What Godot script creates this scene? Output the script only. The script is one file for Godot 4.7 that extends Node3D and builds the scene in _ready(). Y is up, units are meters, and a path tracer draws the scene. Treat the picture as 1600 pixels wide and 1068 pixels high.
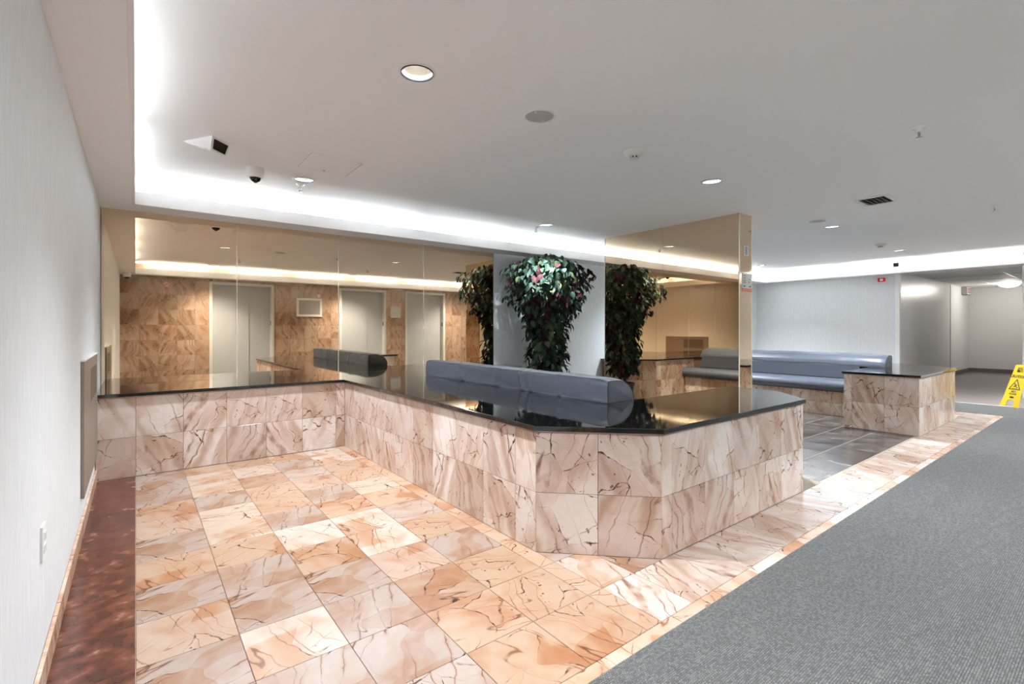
extends Node3D
# Condominium lobby: marble counters with black tops, bronze mirrors, cove lighting.
# x runs right along the mirror wall, y up, -z towards the mirror wall. Metres.

const HS := 2.185      # underside of the soffits
const HL := 2.30       # top of the cove lips
const HC := 2.41       # ceiling
const XL := -0.24      # left wall
const XR := 11.5       # right wall
const ZB := -5.48      # mirror wall
const ZF := 0.94       # elevator wall
const T := 0.305       # tile
const CT := 0.645      # counter top height

var rng := RandomNumberGenerator.new()
var M := {}
var used := {}
var tile_pool := {}
var cove_energy := 0.5
var spot_energy := 1.0

func _ready() -> void:
	rng.seed = 4711
	# ---------- camera, world, exposure ----------
	var cam := Camera3D.new()
	cam.name = "camera"
	add_child(cam)
	cam.near = 0.05
	cam.far = 100.0
	cam.projection = Camera3D.PROJECTION_FRUSTUM
	cam.size = 2.0 * 0.05 * 534.0 / 759.1
	cam.frustum_offset = Vector2(0, -20.0 / 759.1 * 0.05)
	cam.position = Vector3(0, 1.134, 0)
	cam.rotation_degrees = Vector3(0, -37.76, 0)
	cam.current = true
	var env := Environment.new()
	env.background_mode = Environment.BG_COLOR
	env.background_color = Color(0.02, 0.02, 0.02)
	env.tonemap_mode = Environment.TONE_MAPPER_LINEAR
	env.tonemap_exposure = 2.7
	env.sdfgi_enabled = true
	env.ssao_enabled = true
	env.ssil_enabled = true
	var we := WorldEnvironment.new()
	we.name = "environment"
	we.environment = env
	add_child(we)
	cove_energy = 1.15
	spot_energy = 4.1
	# ---------- scene ----------
	materials()
	shell()
	floors()
	elevator_wall()
	mirrors()
	counter_near()
	counter_far()
	cushions()
	cove_lamps()
	downlights()
	plant()
	ceiling_things()
	wall_things()
	corridor()
	caution_sign()

# =====================================================================
# mesh helpers
# =====================================================================
class MB:
	var v := PackedVector3Array()
	var n := PackedVector3Array()
	var uv := PackedVector2Array()
	var c := PackedColorArray()
	var col := Color.WHITE
	func tri(a: Vector3, b: Vector3, d: Vector3, hint: Vector3, ua := Vector2.ZERO, ub := Vector2.ZERO, ud := Vector2.ZERO) -> void:
		var nn := (d - a).cross(b - a)
		if nn.length_squared() < 1e-16:
			return
		if nn.dot(hint) < 0.0:
			var t := b; b = d; d = t
			var q := ub; ub = ud; ud = q
			nn = -nn
		nn = nn.normalized()
		v.append(a); v.append(b); v.append(d)
		uv.append(ua); uv.append(ub); uv.append(ud)
		for i in 3:
			n.append(nn); c.append(col)
	func quad(a: Vector3, b: Vector3, d: Vector3, e: Vector3, hint: Vector3) -> void:
		tri(a, b, d, hint); tri(a, d, e, hint)
	func box(ctr: Vector3, s: Vector3, bev := 0.0) -> void:
		var h := s * 0.5
		bev = minf(bev, minf(h.x, minf(h.y, h.z)) * 0.45)
		for ax in 3:
			var b1 := (ax + 1) % 3
			var b2 := (ax + 2) % 3
			for sg in [-1.0, 1.0]:
				var p: Array[Vector3] = []
				for k in [[-1, -1], [1, -1], [1, 1], [-1, 1]]:
					var q := Vector3.ZERO
					q[ax] = sg * h[ax]
					q[b1] = k[0] * (h[b1] - bev)
					q[b2] = k[1] * (h[b2] - bev)
					p.append(ctr + q)
				var hint := Vector3.ZERO
				hint[ax] = sg
				quad(p[0], p[1], p[2], p[3], hint)
		if bev <= 0.0:
			return
		for ax in 3:
			var b1 := (ax + 1) % 3
			var b2 := (ax + 2) % 3
			for s1 in [-1.0, 1.0]:
				for s2 in [-1.0, 1.0]:
					var p: Array[Vector3] = []
					for k in [[-1, 0], [1, 0], [1, 1], [-1, 1]]:
						var q := Vector3.ZERO
						q[ax] = k[0] * (h[ax] - bev)
						q[b1] = s1 * (h[b1] - (bev if k[1] else 0.0))
						q[b2] = s2 * (h[b2] - (0.0 if k[1] else bev))
						p.append(ctr + q)
					var hint := Vector3.ZERO
					hint[b1] = s1
					hint[b2] = s2
					quad(p[0], p[1], p[2], p[3], hint)
		for sx in [-1.0, 1.0]:
			for sy in [-1.0, 1.0]:
				for sz in [-1.0, 1.0]:
					var s3 := Vector3(sx, sy, sz)
					tri(ctr + s3 * Vector3(h.x, h.y - bev, h.z - bev), ctr + s3 * Vector3(h.x - bev, h.y, h.z - bev), ctr + s3 * Vector3(h.x - bev, h.y - bev, h.z), s3)
	func span(a: Vector3, b: Vector3, bev := 0.0) -> void:
		box((a + b) * 0.5, (b - a).abs(), bev)
	func obox(t: Transform3D, s: Vector3, bev := 0.0) -> void:
		var m := MB.new()
		m.col = col
		m.box(Vector3.ZERO, s, bev)
		join(m, t)
	func join(m: MB, t: Transform3D) -> void:
		for i in m.v.size():
			v.append(t * m.v[i])
			n.append((t.basis * m.n[i]).normalized())
		uv.append_array(m.uv)
		c.append_array(m.c)
	# rows of points -> smooth surface
	func grid(rows: Array, closed := false, flip := false) -> void:
		var R := rows.size()
		var C: int = rows[0].size()
		var nr: Array = []
		for i in R:
			var a := PackedVector3Array()
			for j in C:
				var i0 := maxi(i - 1, 0)
				var i1 := mini(i + 1, R - 1)
				var j0 := (j - 1 + C) % C if closed else maxi(j - 1, 0)
				var j1 := (j + 1) % C if closed else mini(j + 1, C - 1)
				var d1: Vector3 = rows[i1][j] - rows[i0][j]
				var d2: Vector3 = rows[i][j1] - rows[i][j0]
				var q := d1.cross(d2)
				if q.length_squared() < 1e-18:
					q = Vector3.UP
				a.append(q.normalized() * (-1.0 if flip else 1.0))
			nr.append(a)
		for i in R - 1:
			for j in (C if closed else C - 1):
				var j1 := (j + 1) % C
				var id := [[i, j], [i + 1, j], [i + 1, j1], [i, j1]]
				for t in [[0, 1, 2], [0, 2, 3]]:
					var P: Array = []
					for k in t:
						P.append(id[k])
					var a: Vector3 = rows[P[0][0]][P[0][1]]
					var b: Vector3 = rows[P[1][0]][P[1][1]]
					var d: Vector3 = rows[P[2][0]][P[2][1]]
					var nn := (d - a).cross(b - a)
					if nn.length_squared() < 1e-18:
						continue
					var avg: Vector3 = nr[P[0][0]][P[0][1]] + nr[P[1][0]][P[1][1]] + nr[P[2][0]][P[2][1]]
					if nn.dot(avg) < 0.0:
						P = [P[0], P[2], P[1]]
					for k in P:
						v.append(rows[k[0]][k[1]])
						n.append(nr[k[0]][k[1]])
						uv.append(Vector2(float(k[1]) / C, float(k[0]) / R))
						c.append(col)
	# profile of (radius, y), turned about the y axis
	func lathe(prof: Array, segs := 24, at := Vector3.ZERO, flip := false) -> void:
		var rows: Array = []
		for p in prof:
			var a := PackedVector3Array()
			for j in segs:
				var t := TAU * j / segs
				a.append(at + Vector3(cos(t) * p.x, p.y, sin(t) * p.x))
			rows.append(a)
		grid(rows, true, flip)
	func disc(at: Vector3, r: float, up: Vector3, segs := 24) -> void:
		for j in segs:
			var t0 := TAU * j / segs
			var t1 := TAU * (j + 1) / segs
			tri(at, at + Vector3(cos(t0), 0, sin(t0)) * r, at + Vector3(cos(t1), 0, sin(t1)) * r, up)
	func tube(path: PackedVector3Array, radii: Array, segs := 6) -> void:
		var rows: Array = []
		for i in path.size():
			var d := path[mini(i + 1, path.size() - 1)] - path[maxi(i - 1, 0)]
			d = d.normalized()
			var s := d.cross(Vector3(0.31, 0.2, 0.93)).normalized()
			var w := d.cross(s)
			var a := PackedVector3Array()
			for j in segs:
				var t := TAU * j / segs
				a.append(path[i] + (s * cos(t) + w * sin(t)) * radii[i])
			rows.append(a)
		grid(rows, true, true)
	# polygon in (x, z), raised from y0 to y1, top edge chamfered
	func prism(poly: PackedVector2Array, y0: float, y1: float, bev := 0.0) -> void:
		var ctr := Vector2.ZERO
		var N := poly.size()
		var area := 0.0
		for i in N:
			area += poly[i].cross(poly[(i + 1) % N])
		var sg := 1.0 if area > 0.0 else -1.0
		var inn := PackedVector2Array()
		var outs: Array[Vector2] = []
		for i in N:
			var e1 := (poly[i] - poly[(i - 1 + N) % N]).normalized()
			var e2 := (poly[(i + 1) % N] - poly[i]).normalized()
			var n1 := Vector2(e1.y, -e1.x) * sg
			var n2 := Vector2(e2.y, -e2.x) * sg
			outs.append(n2)
			var m := (n1 + n2).normalized()
			inn.append(poly[i] - m * (bev / maxf(0.3, m.dot(n1))))
		var idx := Geometry2D.triangulate_polygon(poly)
		for k in range(0, idx.size(), 3):
			var a := inn[idx[k]]; var b := inn[idx[k + 1]]; var d := inn[idx[k + 2]]
			tri(Vector3(a.x, y1, a.y), Vector3(b.x, y1, b.y), Vector3(d.x, y1, d.y), Vector3.UP)
			a = poly[idx[k]]; b = poly[idx[k + 1]]; d = poly[idx[k + 2]]
			tri(Vector3(a.x, y0, a.y), Vector3(b.x, y0, b.y), Vector3(d.x, y0, d.y), Vector3.DOWN)
		for i in N:
			var a := poly[i]; var b := poly[(i + 1) % N]
			var ia := inn[i]; var ib := inn[(i + 1) % N]
			var o := Vector3(outs[i].x, 0, outs[i].y)
			quad(Vector3(a.x, y0, a.y), Vector3(b.x, y0, b.y), Vector3(b.x, y1 - bev, b.y), Vector3(a.x, y1 - bev, a.y), o)
			if bev > 0.0:
				quad(Vector3(a.x, y1 - bev, a.y), Vector3(b.x, y1 - bev, b.y), Vector3(ib.x, y1, ib.y), Vector3(ia.x, y1, ia.y), o + Vector3.UP)
	func planar_uv(ax: int, sc := 1.0) -> void:
		for i in v.size():
			uv[i] = (Vector2(v[i].x, v[i].z) if ax == 1 else Vector2(v[i].x, -v[i].y) if ax == 2 else Vector2(v[i].z, -v[i].y)) * sc
	func mesh() -> ArrayMesh:
		var a := []
		a.resize(Mesh.ARRAY_MAX)
		a[Mesh.ARRAY_VERTEX] = v
		a[Mesh.ARRAY_NORMAL] = n
		a[Mesh.ARRAY_TEX_UV] = uv
		a[Mesh.ARRAY_COLOR] = c
		var m := ArrayMesh.new()
		m.add_surface_from_arrays(Mesh.PRIMITIVE_TRIANGLES, a)
		return m

func numbered(called: String) -> String:
	var k: int = used.get(called, 0)
	used[called] = k + 1
	return called if k == 0 else "%s_%03d" % [called, k]

func put(called: String, m: Mesh, mat: Material, parent: Node = self) -> MeshInstance3D:
	var o := MeshInstance3D.new()
	o.name = numbered(called) if parent == self else called
	o.mesh = m
	o.material_override = mat
	parent.add_child(o, true)
	return o

func thing(called: String, label: String, category: String, at := Vector3.ZERO, turn := 0.0, group := "") -> Node3D:
	var o := Node3D.new()
	o.name = numbered(called)
	add_child(o, true)
	o.position = at
	o.rotation.y = turn
	tag(o, label, category, group)
	return o

func tag(o: Node, label: String, category: String, group := "") -> void:
	o.set_meta("label", label)
	o.set_meta("category", category)
	if group != "":
		o.set_meta("group", group)

func setting(called: String, label := "") -> Node3D:
	var o := Node3D.new()
	o.name = called
	add_child(o, true)
	o.set_meta("kind", "structure")
	if label != "":
		o.set_meta("label", label)
	return o

func boxm(a: Vector3, b: Vector3, bev := 0.0) -> ArrayMesh:
	var m := MB.new()
	m.span(a, b, bev)
	return m.mesh()

# =====================================================================
# materials
# =====================================================================
func flat(col: Color, rough := 0.6, metal := 0.0) -> StandardMaterial3D:
	var m := StandardMaterial3D.new()
	m.albedo_color = col
	m.roughness = rough
	m.metallic = metal
	return m

func noise(sd: int, freq: float, oct := 4, type := FastNoiseLite.TYPE_SIMPLEX_SMOOTH) -> FastNoiseLite:
	var f := FastNoiseLite.new()
	f.seed = sd
	f.frequency = freq
	f.noise_type = type
	f.fractal_type = FastNoiseLite.FRACTAL_FBM if oct > 1 else FastNoiseLite.FRACTAL_NONE
	f.fractal_octaves = oct
	return f

const S := 1024
var rows_out: Array = []
var nz: Array = []

func marble_row(y: int, style: int) -> void:
	var out := PackedByteArray()
	out.resize(S * 3)
	var warp: FastNoiseLite = nz[0]
	var cloud: FastNoiseLite = nz[1]
	var streak: FastNoiseLite = nz[2]
	var crack: FastNoiseLite = nz[3]
	var patch: FastNoiseLite = nz[4]
	var fine: FastNoiseLite = nz[5]
	var pale := Vector3(237, 230, 224)
	var pink := Vector3(222, 203, 190) if style == 0 else Vector3(226, 201, 182)
	var tan_ := Vector3(196, 170, 151) if style == 0 else Vector3(209, 166, 132)
	var brown := Vector3(128, 88, 70)
	var dark := Vector3(74, 46, 37)
	var v := y * 1.22 / S
	for x in S:
		var u := x * 1.22 / S
		var w1 := warp.get_noise_2d(u, v)
		var w2 := warp.get_noise_2d(u + 7.3, v - 3.1)
		var j1 := fine.get_noise_2d(u * 0.6 + 3.0, v * 0.6) * 0.006
		# two families of nearly straight veins and one of wandering cracks
		var a := u * 0.93 + v * 0.37 + w1 * 0.035 + j1
		var b := -u * 0.37 + v * 0.93
		var a2 := u * 0.55 - v * 0.83 + w2 * 0.05 + j1
		var b2 := u * 0.83 + v * 0.55
		var cl := cloud.get_noise_2d(u + w1 * 0.1, v + w2 * 0.1)
		var st := streak.get_noise_2d(a * 8.0, b * 1.0)
		var sr := streak.get_noise_2d(a * 6.5 + 40.0, b * 0.55 + 11.0)
		var s2 := streak.get_noise_2d(a2 * 5.0 + 90.0, b2 * 0.6 - 31.0)
		var ck := crack.get_noise_2d(u + w1 * 0.06 + j1, v + w2 * 0.06 - j1) + 1.0
		var mask := smoothstep(-0.12, 0.25, warp.get_noise_2d(u * 0.8 + 20.0, v * 0.8 + 5.0))
		var mask2 := smoothstep(0.0, 0.3, warp.get_noise_2d(u * 0.7 - 13.0, v * 0.7 + 25.0))
		var mask3 := smoothstep(0.02, 0.3, warp.get_noise_2d(u * 0.9 + 43.0, v * 0.9 - 17.0))
		var pt := patch.get_noise_2d(u + w1 * 0.06, v + w2 * 0.06)
		var fn := fine.get_noise_2d(u, v)
		var c := pale.lerp(pink, clampf(0.38 + cl * 1.3 + st * 0.5 + pt * 0.3, 0.0, 1.0))
		c = c.lerp(tan_, clampf((st * 1.3 + pt * 0.35 - 0.12 if style == 0 else pt * 0.45 + cl * 0.8 + st * 0.3 - 0.02), 0.0, 0.85))
		# stained bands beside the veins, then the thin veins themselves
		c = c.lerp(tan_, (1.0 - smoothstep(0.0, 0.11, absf(sr))) * 0.4 * mask)
		c = c.lerp(brown, (1.0 - smoothstep(0.004, 0.024, absf(sr))) * clampf(0.22 + 0.5 * mask + fn * 0.35, 0.0, 0.8))
		c = c.lerp(dark, (1.0 - smoothstep(0.003, 0.017, absf(sr))) * mask3 * clampf(0.4 + fn * 0.6, 0.0, 0.8))
		c = c.lerp(brown, (1.0 - smoothstep(0.003, 0.02, absf(s2))) * mask2 * clampf(0.5 + fn, 0.0, 0.85))
		var wd := 0.006 + 0.012 * clampf(fn + 0.3, 0.0, 1.0)
		var cv := 1.0 - smoothstep(wd, wd * 2.6, ck)
		c = c.lerp(brown, cv * (0.08 + 0.55 * mask3) * (0.8 if style == 0 else 1.0))
		c = c.lerp(dark, (1.0 - smoothstep(wd * 0.6, wd * 1.6, ck)) * mask3 * clampf(fn * 2.0 + 0.55, 0.0, 1.0) * 0.9)
		# a few dark spots
		c = c.lerp(dark, smoothstep(0.50, 0.62, fn) * mask3 * mask2 * 0.7)
		c += Vector3.ONE * fn * 5.0
		out[x * 3] = clampi(int(c.x), 0, 255)
		out[x * 3 + 1] = clampi(int(c.y), 0, 255)
		out[x * 3 + 2] = clampi(int(c.z), 0, 255)
	rows_out[y] = out

func marble_texture(style: int, sd: int) -> ImageTexture:
	rows_out = []
	rows_out.resize(S)
	var ck := noise(sd + 3, 4.2 if style == 0 else 4.8, 1, FastNoiseLite.TYPE_CELLULAR)
	ck.cellular_return_type = FastNoiseLite.RETURN_DISTANCE2_SUB
	ck.cellular_jitter = 1.0
	var pt := noise(sd + 3, 4.2 if style == 0 else 4.8, 1, FastNoiseLite.TYPE_CELLULAR)
	pt.cellular_return_type = FastNoiseLite.RETURN_CELL_VALUE
	nz = [noise(sd, 3.0, 3), noise(sd + 1, 2.6, 3), noise(sd + 2, 1.0, 2), ck, pt, noise(sd + 5, 22.0, 3)]
	var id := WorkerThreadPool.add_group_task(marble_row.bind(style), S)
	WorkerThreadPool.wait_for_group_task_completion(id)
	var all := PackedByteArray()
	for r in rows_out:
		all.append_array(r)
	return ImageTexture.create_from_image(Image.create_from_data(S, S, false, Image.FORMAT_RGB8, all))

func bytes_texture(w: int, h: int, d: PackedByteArray) -> ImageTexture:
	return ImageTexture.create_from_image(Image.create_from_data(w, h, false, Image.FORMAT_L8, d))

func thread_texture() -> ImageTexture:
	var r := RandomNumberGenerator.new()
	r.seed = 3
	var cols: Array = []
	for i in 512:
		cols.append(r.randf())
	var wn := noise(21, 0.02, 3)
	var d := PackedByteArray()
	d.resize(512 * 512)
	for y in 512:
		for x in 512:
			d[y * 512 + x] = clampi(int(242.0 + 14.0 * (cols[x] - 0.5) + 10.0 * wn.get_noise_2d(x * 4.0, y * 0.35)), 0, 255)
	return bytes_texture(512, 512, d)

func grain_texture() -> ImageTexture:
	var r := RandomNumberGenerator.new()
	r.seed = 12
	var d := PackedByteArray()
	d.resize(256 * 256)
	for i in 256 * 256:
		d[i] = r.randi() % 256
	return bytes_texture(256, 256, d)

func ramp_texture(w: int, f: FastNoiseLite, cols: Array, at: Array) -> NoiseTexture2D:
	var g := Gradient.new()
	g.offsets = PackedFloat32Array(at)
	g.colors = PackedColorArray(cols)
	var t := NoiseTexture2D.new()
	t.width = w
	t.height = w
	t.seamless = true
	t.noise = f
	t.color_ramp = g
	return t

func carpet_maps() -> Array:
	var W := 512     # 0.40 m
	var col := Image.create(W, W, false, Image.FORMAT_RGB8)
	var hgt := Image.create(W, W, false, Image.FORMAT_L8)
	var r := RandomNumberGenerator.new()
	r.seed = 99
	var nx := 40
	var ny := 56
	var tone: Array = []
	for i in nx * ny:
		tone.append(r.randf())
	for y in W:
		for x in W:
			# slanting loops in staggered rows
			var fy := float(y) / W * ny
			var iy := int(fy)
			var b := (fy - iy) * 2.0 - 1.0
			var sl := 0.28 * b * (1.0 if iy % 2 else -1.0)
			var fx := fposmod(float(x) / W * nx + (0.5 if iy % 2 else 0.0) + sl, nx)
			var ix := int(fx) % nx
			var a := (fx - floorf(fx)) * 2.0 - 1.0
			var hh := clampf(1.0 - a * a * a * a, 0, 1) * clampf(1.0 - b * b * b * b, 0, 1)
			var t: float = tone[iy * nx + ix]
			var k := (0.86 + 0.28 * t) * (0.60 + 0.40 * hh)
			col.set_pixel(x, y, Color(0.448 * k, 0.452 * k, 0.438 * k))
			hgt.set_pixel(x, y, Color(hh, hh, hh))
	return [ImageTexture.create_from_image(col), ImageTexture.create_from_image(hgt)]

func materials() -> void:
	var ma := marble_texture(0, 11)
	var mb := marble_texture(1, 57)
	for k in [["counter_marble", ma, 0.2], ["floor_marble", mb, 0.24], ["wall_marble", ma, 0.16]]:
		var m := flat(Color.WHITE, k[2])
		m.albedo_texture = k[1]
		m.vertex_color_use_as_albedo = true
		M[k[0]] = m
	# dark red marble of the border strip, worn in pale scuffs
	var rf := noise(5, 0.022, 5)
	var rosso := flat(Color.WHITE, 0.22)
	rosso.albedo_texture = ramp_texture(512, rf, [Color(0.28, 0.16, 0.125), Color(0.355, 0.20, 0.155), Color(0.42, 0.255, 0.205), Color(0.66, 0.51, 0.45)], [0.2, 0.5, 0.78, 0.98])
	rosso.vertex_color_use_as_albedo = true
	M.rosso = rosso
	var sl := flat(Color.WHITE, 0.2)
	sl.albedo_texture = ramp_texture(512, noise(8, 0.008, 5), [Color(0.27, 0.26, 0.255), Color(0.39, 0.375, 0.365), Color(0.50, 0.47, 0.45)], [0.2, 0.55, 0.9])
	sl.vertex_color_use_as_albedo = true
	M.slate = sl
	M.grout = flat(Color(0.50, 0.40, 0.33), 0.9)
	M.grout_light = flat(Color(0.62, 0.58, 0.53), 0.9)
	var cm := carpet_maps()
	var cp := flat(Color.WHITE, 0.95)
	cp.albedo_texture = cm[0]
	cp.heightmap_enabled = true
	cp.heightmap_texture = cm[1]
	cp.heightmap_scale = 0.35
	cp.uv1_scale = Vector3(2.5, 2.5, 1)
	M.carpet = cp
	# woven wall vinyl: fine upright threads
	var wp := flat(Color(0.92, 0.94, 0.95), 0.62)
	wp.albedo_texture = thread_texture()
	wp.uv1_scale = Vector3(1.6, 1.6, 1)
	M.wallpaper = wp
	var wb := wp.duplicate()
	wb.albedo_color = Color(0.90, 0.935, 0.945)
	M.wallpaper_blue = wb
	M.paint = flat(Color(0.95, 0.96, 0.965), 0.7)
	M.lip = flat(Color(0.93, 0.93, 0.93), 0.5)
	M.gloss_wall = flat(Color(0.80, 0.80, 0.79), 0.3)
	M.corridor_wall = flat(Color(0.86, 0.86, 0.855), 0.5)
	var mi := flat(Color(0.91, 0.825, 0.71), 0.015, 1.0)
	M.mirror = mi
	M.mirror_edge = flat(Color(0.93, 0.90, 0.80), 0.15, 0.6)
	M.brass = flat(Color(0.96, 0.93, 0.84), 0.3, 0.4)
	var top := flat(Color(0.05, 0.06, 0.066), 0.045)
	top.metallic_specular = 0.6
	top.clearcoat_enabled = true
	top.clearcoat = 0.45
	top.clearcoat_roughness = 0.03
	M.black_top = top
	M.core = flat(Color(0.45, 0.36, 0.30), 0.9)
	# cushion vinyl
	var vin := flat(Color(0.335, 0.36, 0.405), 0.42)
	vin.heightmap_enabled = true
	vin.heightmap_texture = grain_texture()
	vin.heightmap_scale = 0.02
	vin.uv1_scale = Vector3(3, 12, 1)
	M.vinyl = vin
	M.piping = flat(Color(0.16, 0.175, 0.2), 0.5)
	M.white = flat(Color(0.90, 0.90, 0.89), 0.45)
	M.white_gloss = flat(Color(0.93, 0.93, 0.92), 0.2)
	M.dark = flat(Color(0.06, 0.065, 0.07), 0.35)
	M.black_glass = flat(Color(0.02, 0.03, 0.035), 0.05)
	M.grey = flat(Color(0.55, 0.55, 0.55), 0.5)
	M.taupe = flat(Color(0.56, 0.52, 0.48), 0.38, 0.35)
	M.chrome = flat(Color(0.75, 0.75, 0.74), 0.2, 1.0)
	M.reflector = flat(Color(0.86, 0.86, 0.85), 0.22, 0.8)
	M.door = flat(Color(0.76, 0.775, 0.79), 0.42)
	M.door_frame = flat(Color(0.87, 0.87, 0.86), 0.4)
	M.yellow = flat(Color(0.93, 0.78, 0.06), 0.4)
	M.red = flat(Color(0.75, 0.08, 0.07), 0.4)
	M.paper = flat(Color(0.88, 0.90, 0.90), 0.6)
	M.ink = flat(Color(0.10, 0.13, 0.16), 0.6)
	M.blue_ink = flat(Color(0.12, 0.25, 0.40), 0.6)
	M.orange_strip = flat(Color(0.87, 0.52, 0.42), 0.6)
	M.vinyl_floor = flat(Color(0.50, 0.455, 0.445), 0.28)
	M.threshold = flat(Color(0.70, 0.68, 0.66), 0.4)
	M.cove_base = flat(Color(0.42, 0.41, 0.40), 0.5)
	var tube := flat(Color(0.95, 0.95, 0.95), 0.4)
	tube.emission_enabled = true
	tube.emission = Color(1.0, 0.985, 0.96)
	tube.emission_energy_multiplier = 1.2
	M.tube = tube
	var lampm := flat(Color(0.95, 0.95, 0.95), 0.4)
	lampm.emission_enabled = true
	lampm.emission = Color(1.0, 0.93, 0.82)
	lampm.emission_energy_multiplier = 4.0
	M.lamp = lampm

# =====================================================================
# tiles
# =====================================================================
const TINT_COUNTER := [Color(0.950, 0.940, 0.930), Color(0.883, 0.846, 0.818), Color(0.874, 0.808, 0.763), Color(0.722, 0.630, 0.567), Color(0.950, 0.940, 0.930), Color(0.817, 0.771, 0.744)]
const TINT_FLOOR := [Color(0.504, 0.432, 0.377), Color(0.470, 0.368, 0.300), Color(0.445, 0.320, 0.231), Color(0.395, 0.272, 0.193), Color(0.386, 0.320, 0.285), Color(0.504, 0.416, 0.347), Color(0.462, 0.336, 0.246), Color(0.437, 0.368, 0.331), Color(0.554, 0.488, 0.439)]
const TINT_BORDER := [Color(0.707, 0.655, 0.622), Color(0.654, 0.577, 0.528), Color(0.724, 0.690, 0.665), Color(0.618, 0.542, 0.492)]
const TINT_WALL := [Color(0.60, 0.47, 0.37), Color(0.66, 0.53, 0.43), Color(0.52, 0.40, 0.31), Color(0.58, 0.44, 0.33)]
const TINT_ONE := [Color(1, 1, 1), Color(0.86, 0.84, 0.82), Color(1.06, 1.0, 0.96), Color(0.78, 0.76, 0.76)]

# a tile w x h, front on +z, its back 12 mm behind
func tile_mesh(w: float, h: float, pal: Array, turns: bool, variants := 10) -> ArrayMesh:
	var k := rng.randi() % variants
	var key := "%.3f %.3f %d %d %s" % [w, h, k, int(turns), pal[0].to_html()]
	if tile_pool.has(key):
		return tile_pool[key]
	var m := MB.new()
	m.col = pal[rng.randi() % pal.size()]
	var g := 0.0026
	m.box(Vector3(0, 0, -0.006), Vector3(w - g, h - g, 0.012), 0.0005)
	var o := Vector2(rng.randf_range(0.13, 0.87), rng.randf_range(0.13, 0.87))
	var rot := float(rng.randi() % 4) * PI / 2 if turns else float(rng.randi() % 2) * PI
	var fl := -1.0 if rng.randf() < 0.5 else 1.0
	for i in m.v.size():
		var p := Vector2(m.v[i].x * fl, -m.v[i].y).rotated(rot)
		m.uv[i] = o + p / 1.22
	tile_pool[key] = m.mesh()
	return tile_pool[key]

func tile(parent: Node, called: String, at: Vector3, b: Basis, w: float, h: float, mat: String, pal: Array, turns := false, variants := 10) -> void:
	if w < 0.012 or h < 0.012:
		return
	var o := put(called, tile_mesh(snappedf(w, 0.001), snappedf(h, 0.001), pal, turns, variants), M[mat], parent)
	o.transform = Transform3D(b, at)

func cuts(a: float, b: float, origin: float, step := T) -> Array:
	var out := [a]
	var k := ceilf((a - origin) / step + 1e-4)
	while origin + k * step < b - 0.004:
		out.append(origin + k * step)
		k += 1.0
	out.append(b)
	return out

# tiles on an upright face from a to b (x, z); outward normal to the right-hand side when seen from above
func face_tiles(parent: Node, a: Vector2, b: Vector2, y0: float, ys: Array, seams: Array, mat := "counter_marble", pal: Array = TINT_COUNTER) -> void:
	var d := (b - a).normalized()
	var n := Vector3(-d.y, 0, d.x)
	var bas := Basis(Vector3(d.x, 0, d.y), Vector3.UP, n)
	if bas.determinant() < 0.0:
		n = -n
		bas = Basis(Vector3(d.x, 0, d.y), Vector3.UP, n)
	var L := (b - a).length()
	var c := [0.0]
	for s in seams:
		if s > 0.012 and s < L - 0.012:
			c.append(s)
	c.append(L)
	for i in c.size() - 1:
		for j in ys.size() - 1:
			var mx: float = (c[i] + c[i + 1]) * 0.5
			var my: float = (ys[j] + ys[j + 1]) * 0.5
			var p := a + d * mx
			tile(parent, "marble_tile", Vector3(p.x, y0 + my, p.y), bas, c[i + 1] - c[i], ys[j + 1] - ys[j], mat, pal)

func seams_of(a: float, b: float, origin: float) -> Array:
	# distances from a, walking to b, at which grid lines lie
	var out := []
	var lo := minf(a, b)
	var hi := maxf(a, b)
	for q in cuts(lo, hi, origin):
		out.append(absf(q - a))
	out.sort()
	return out

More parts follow.
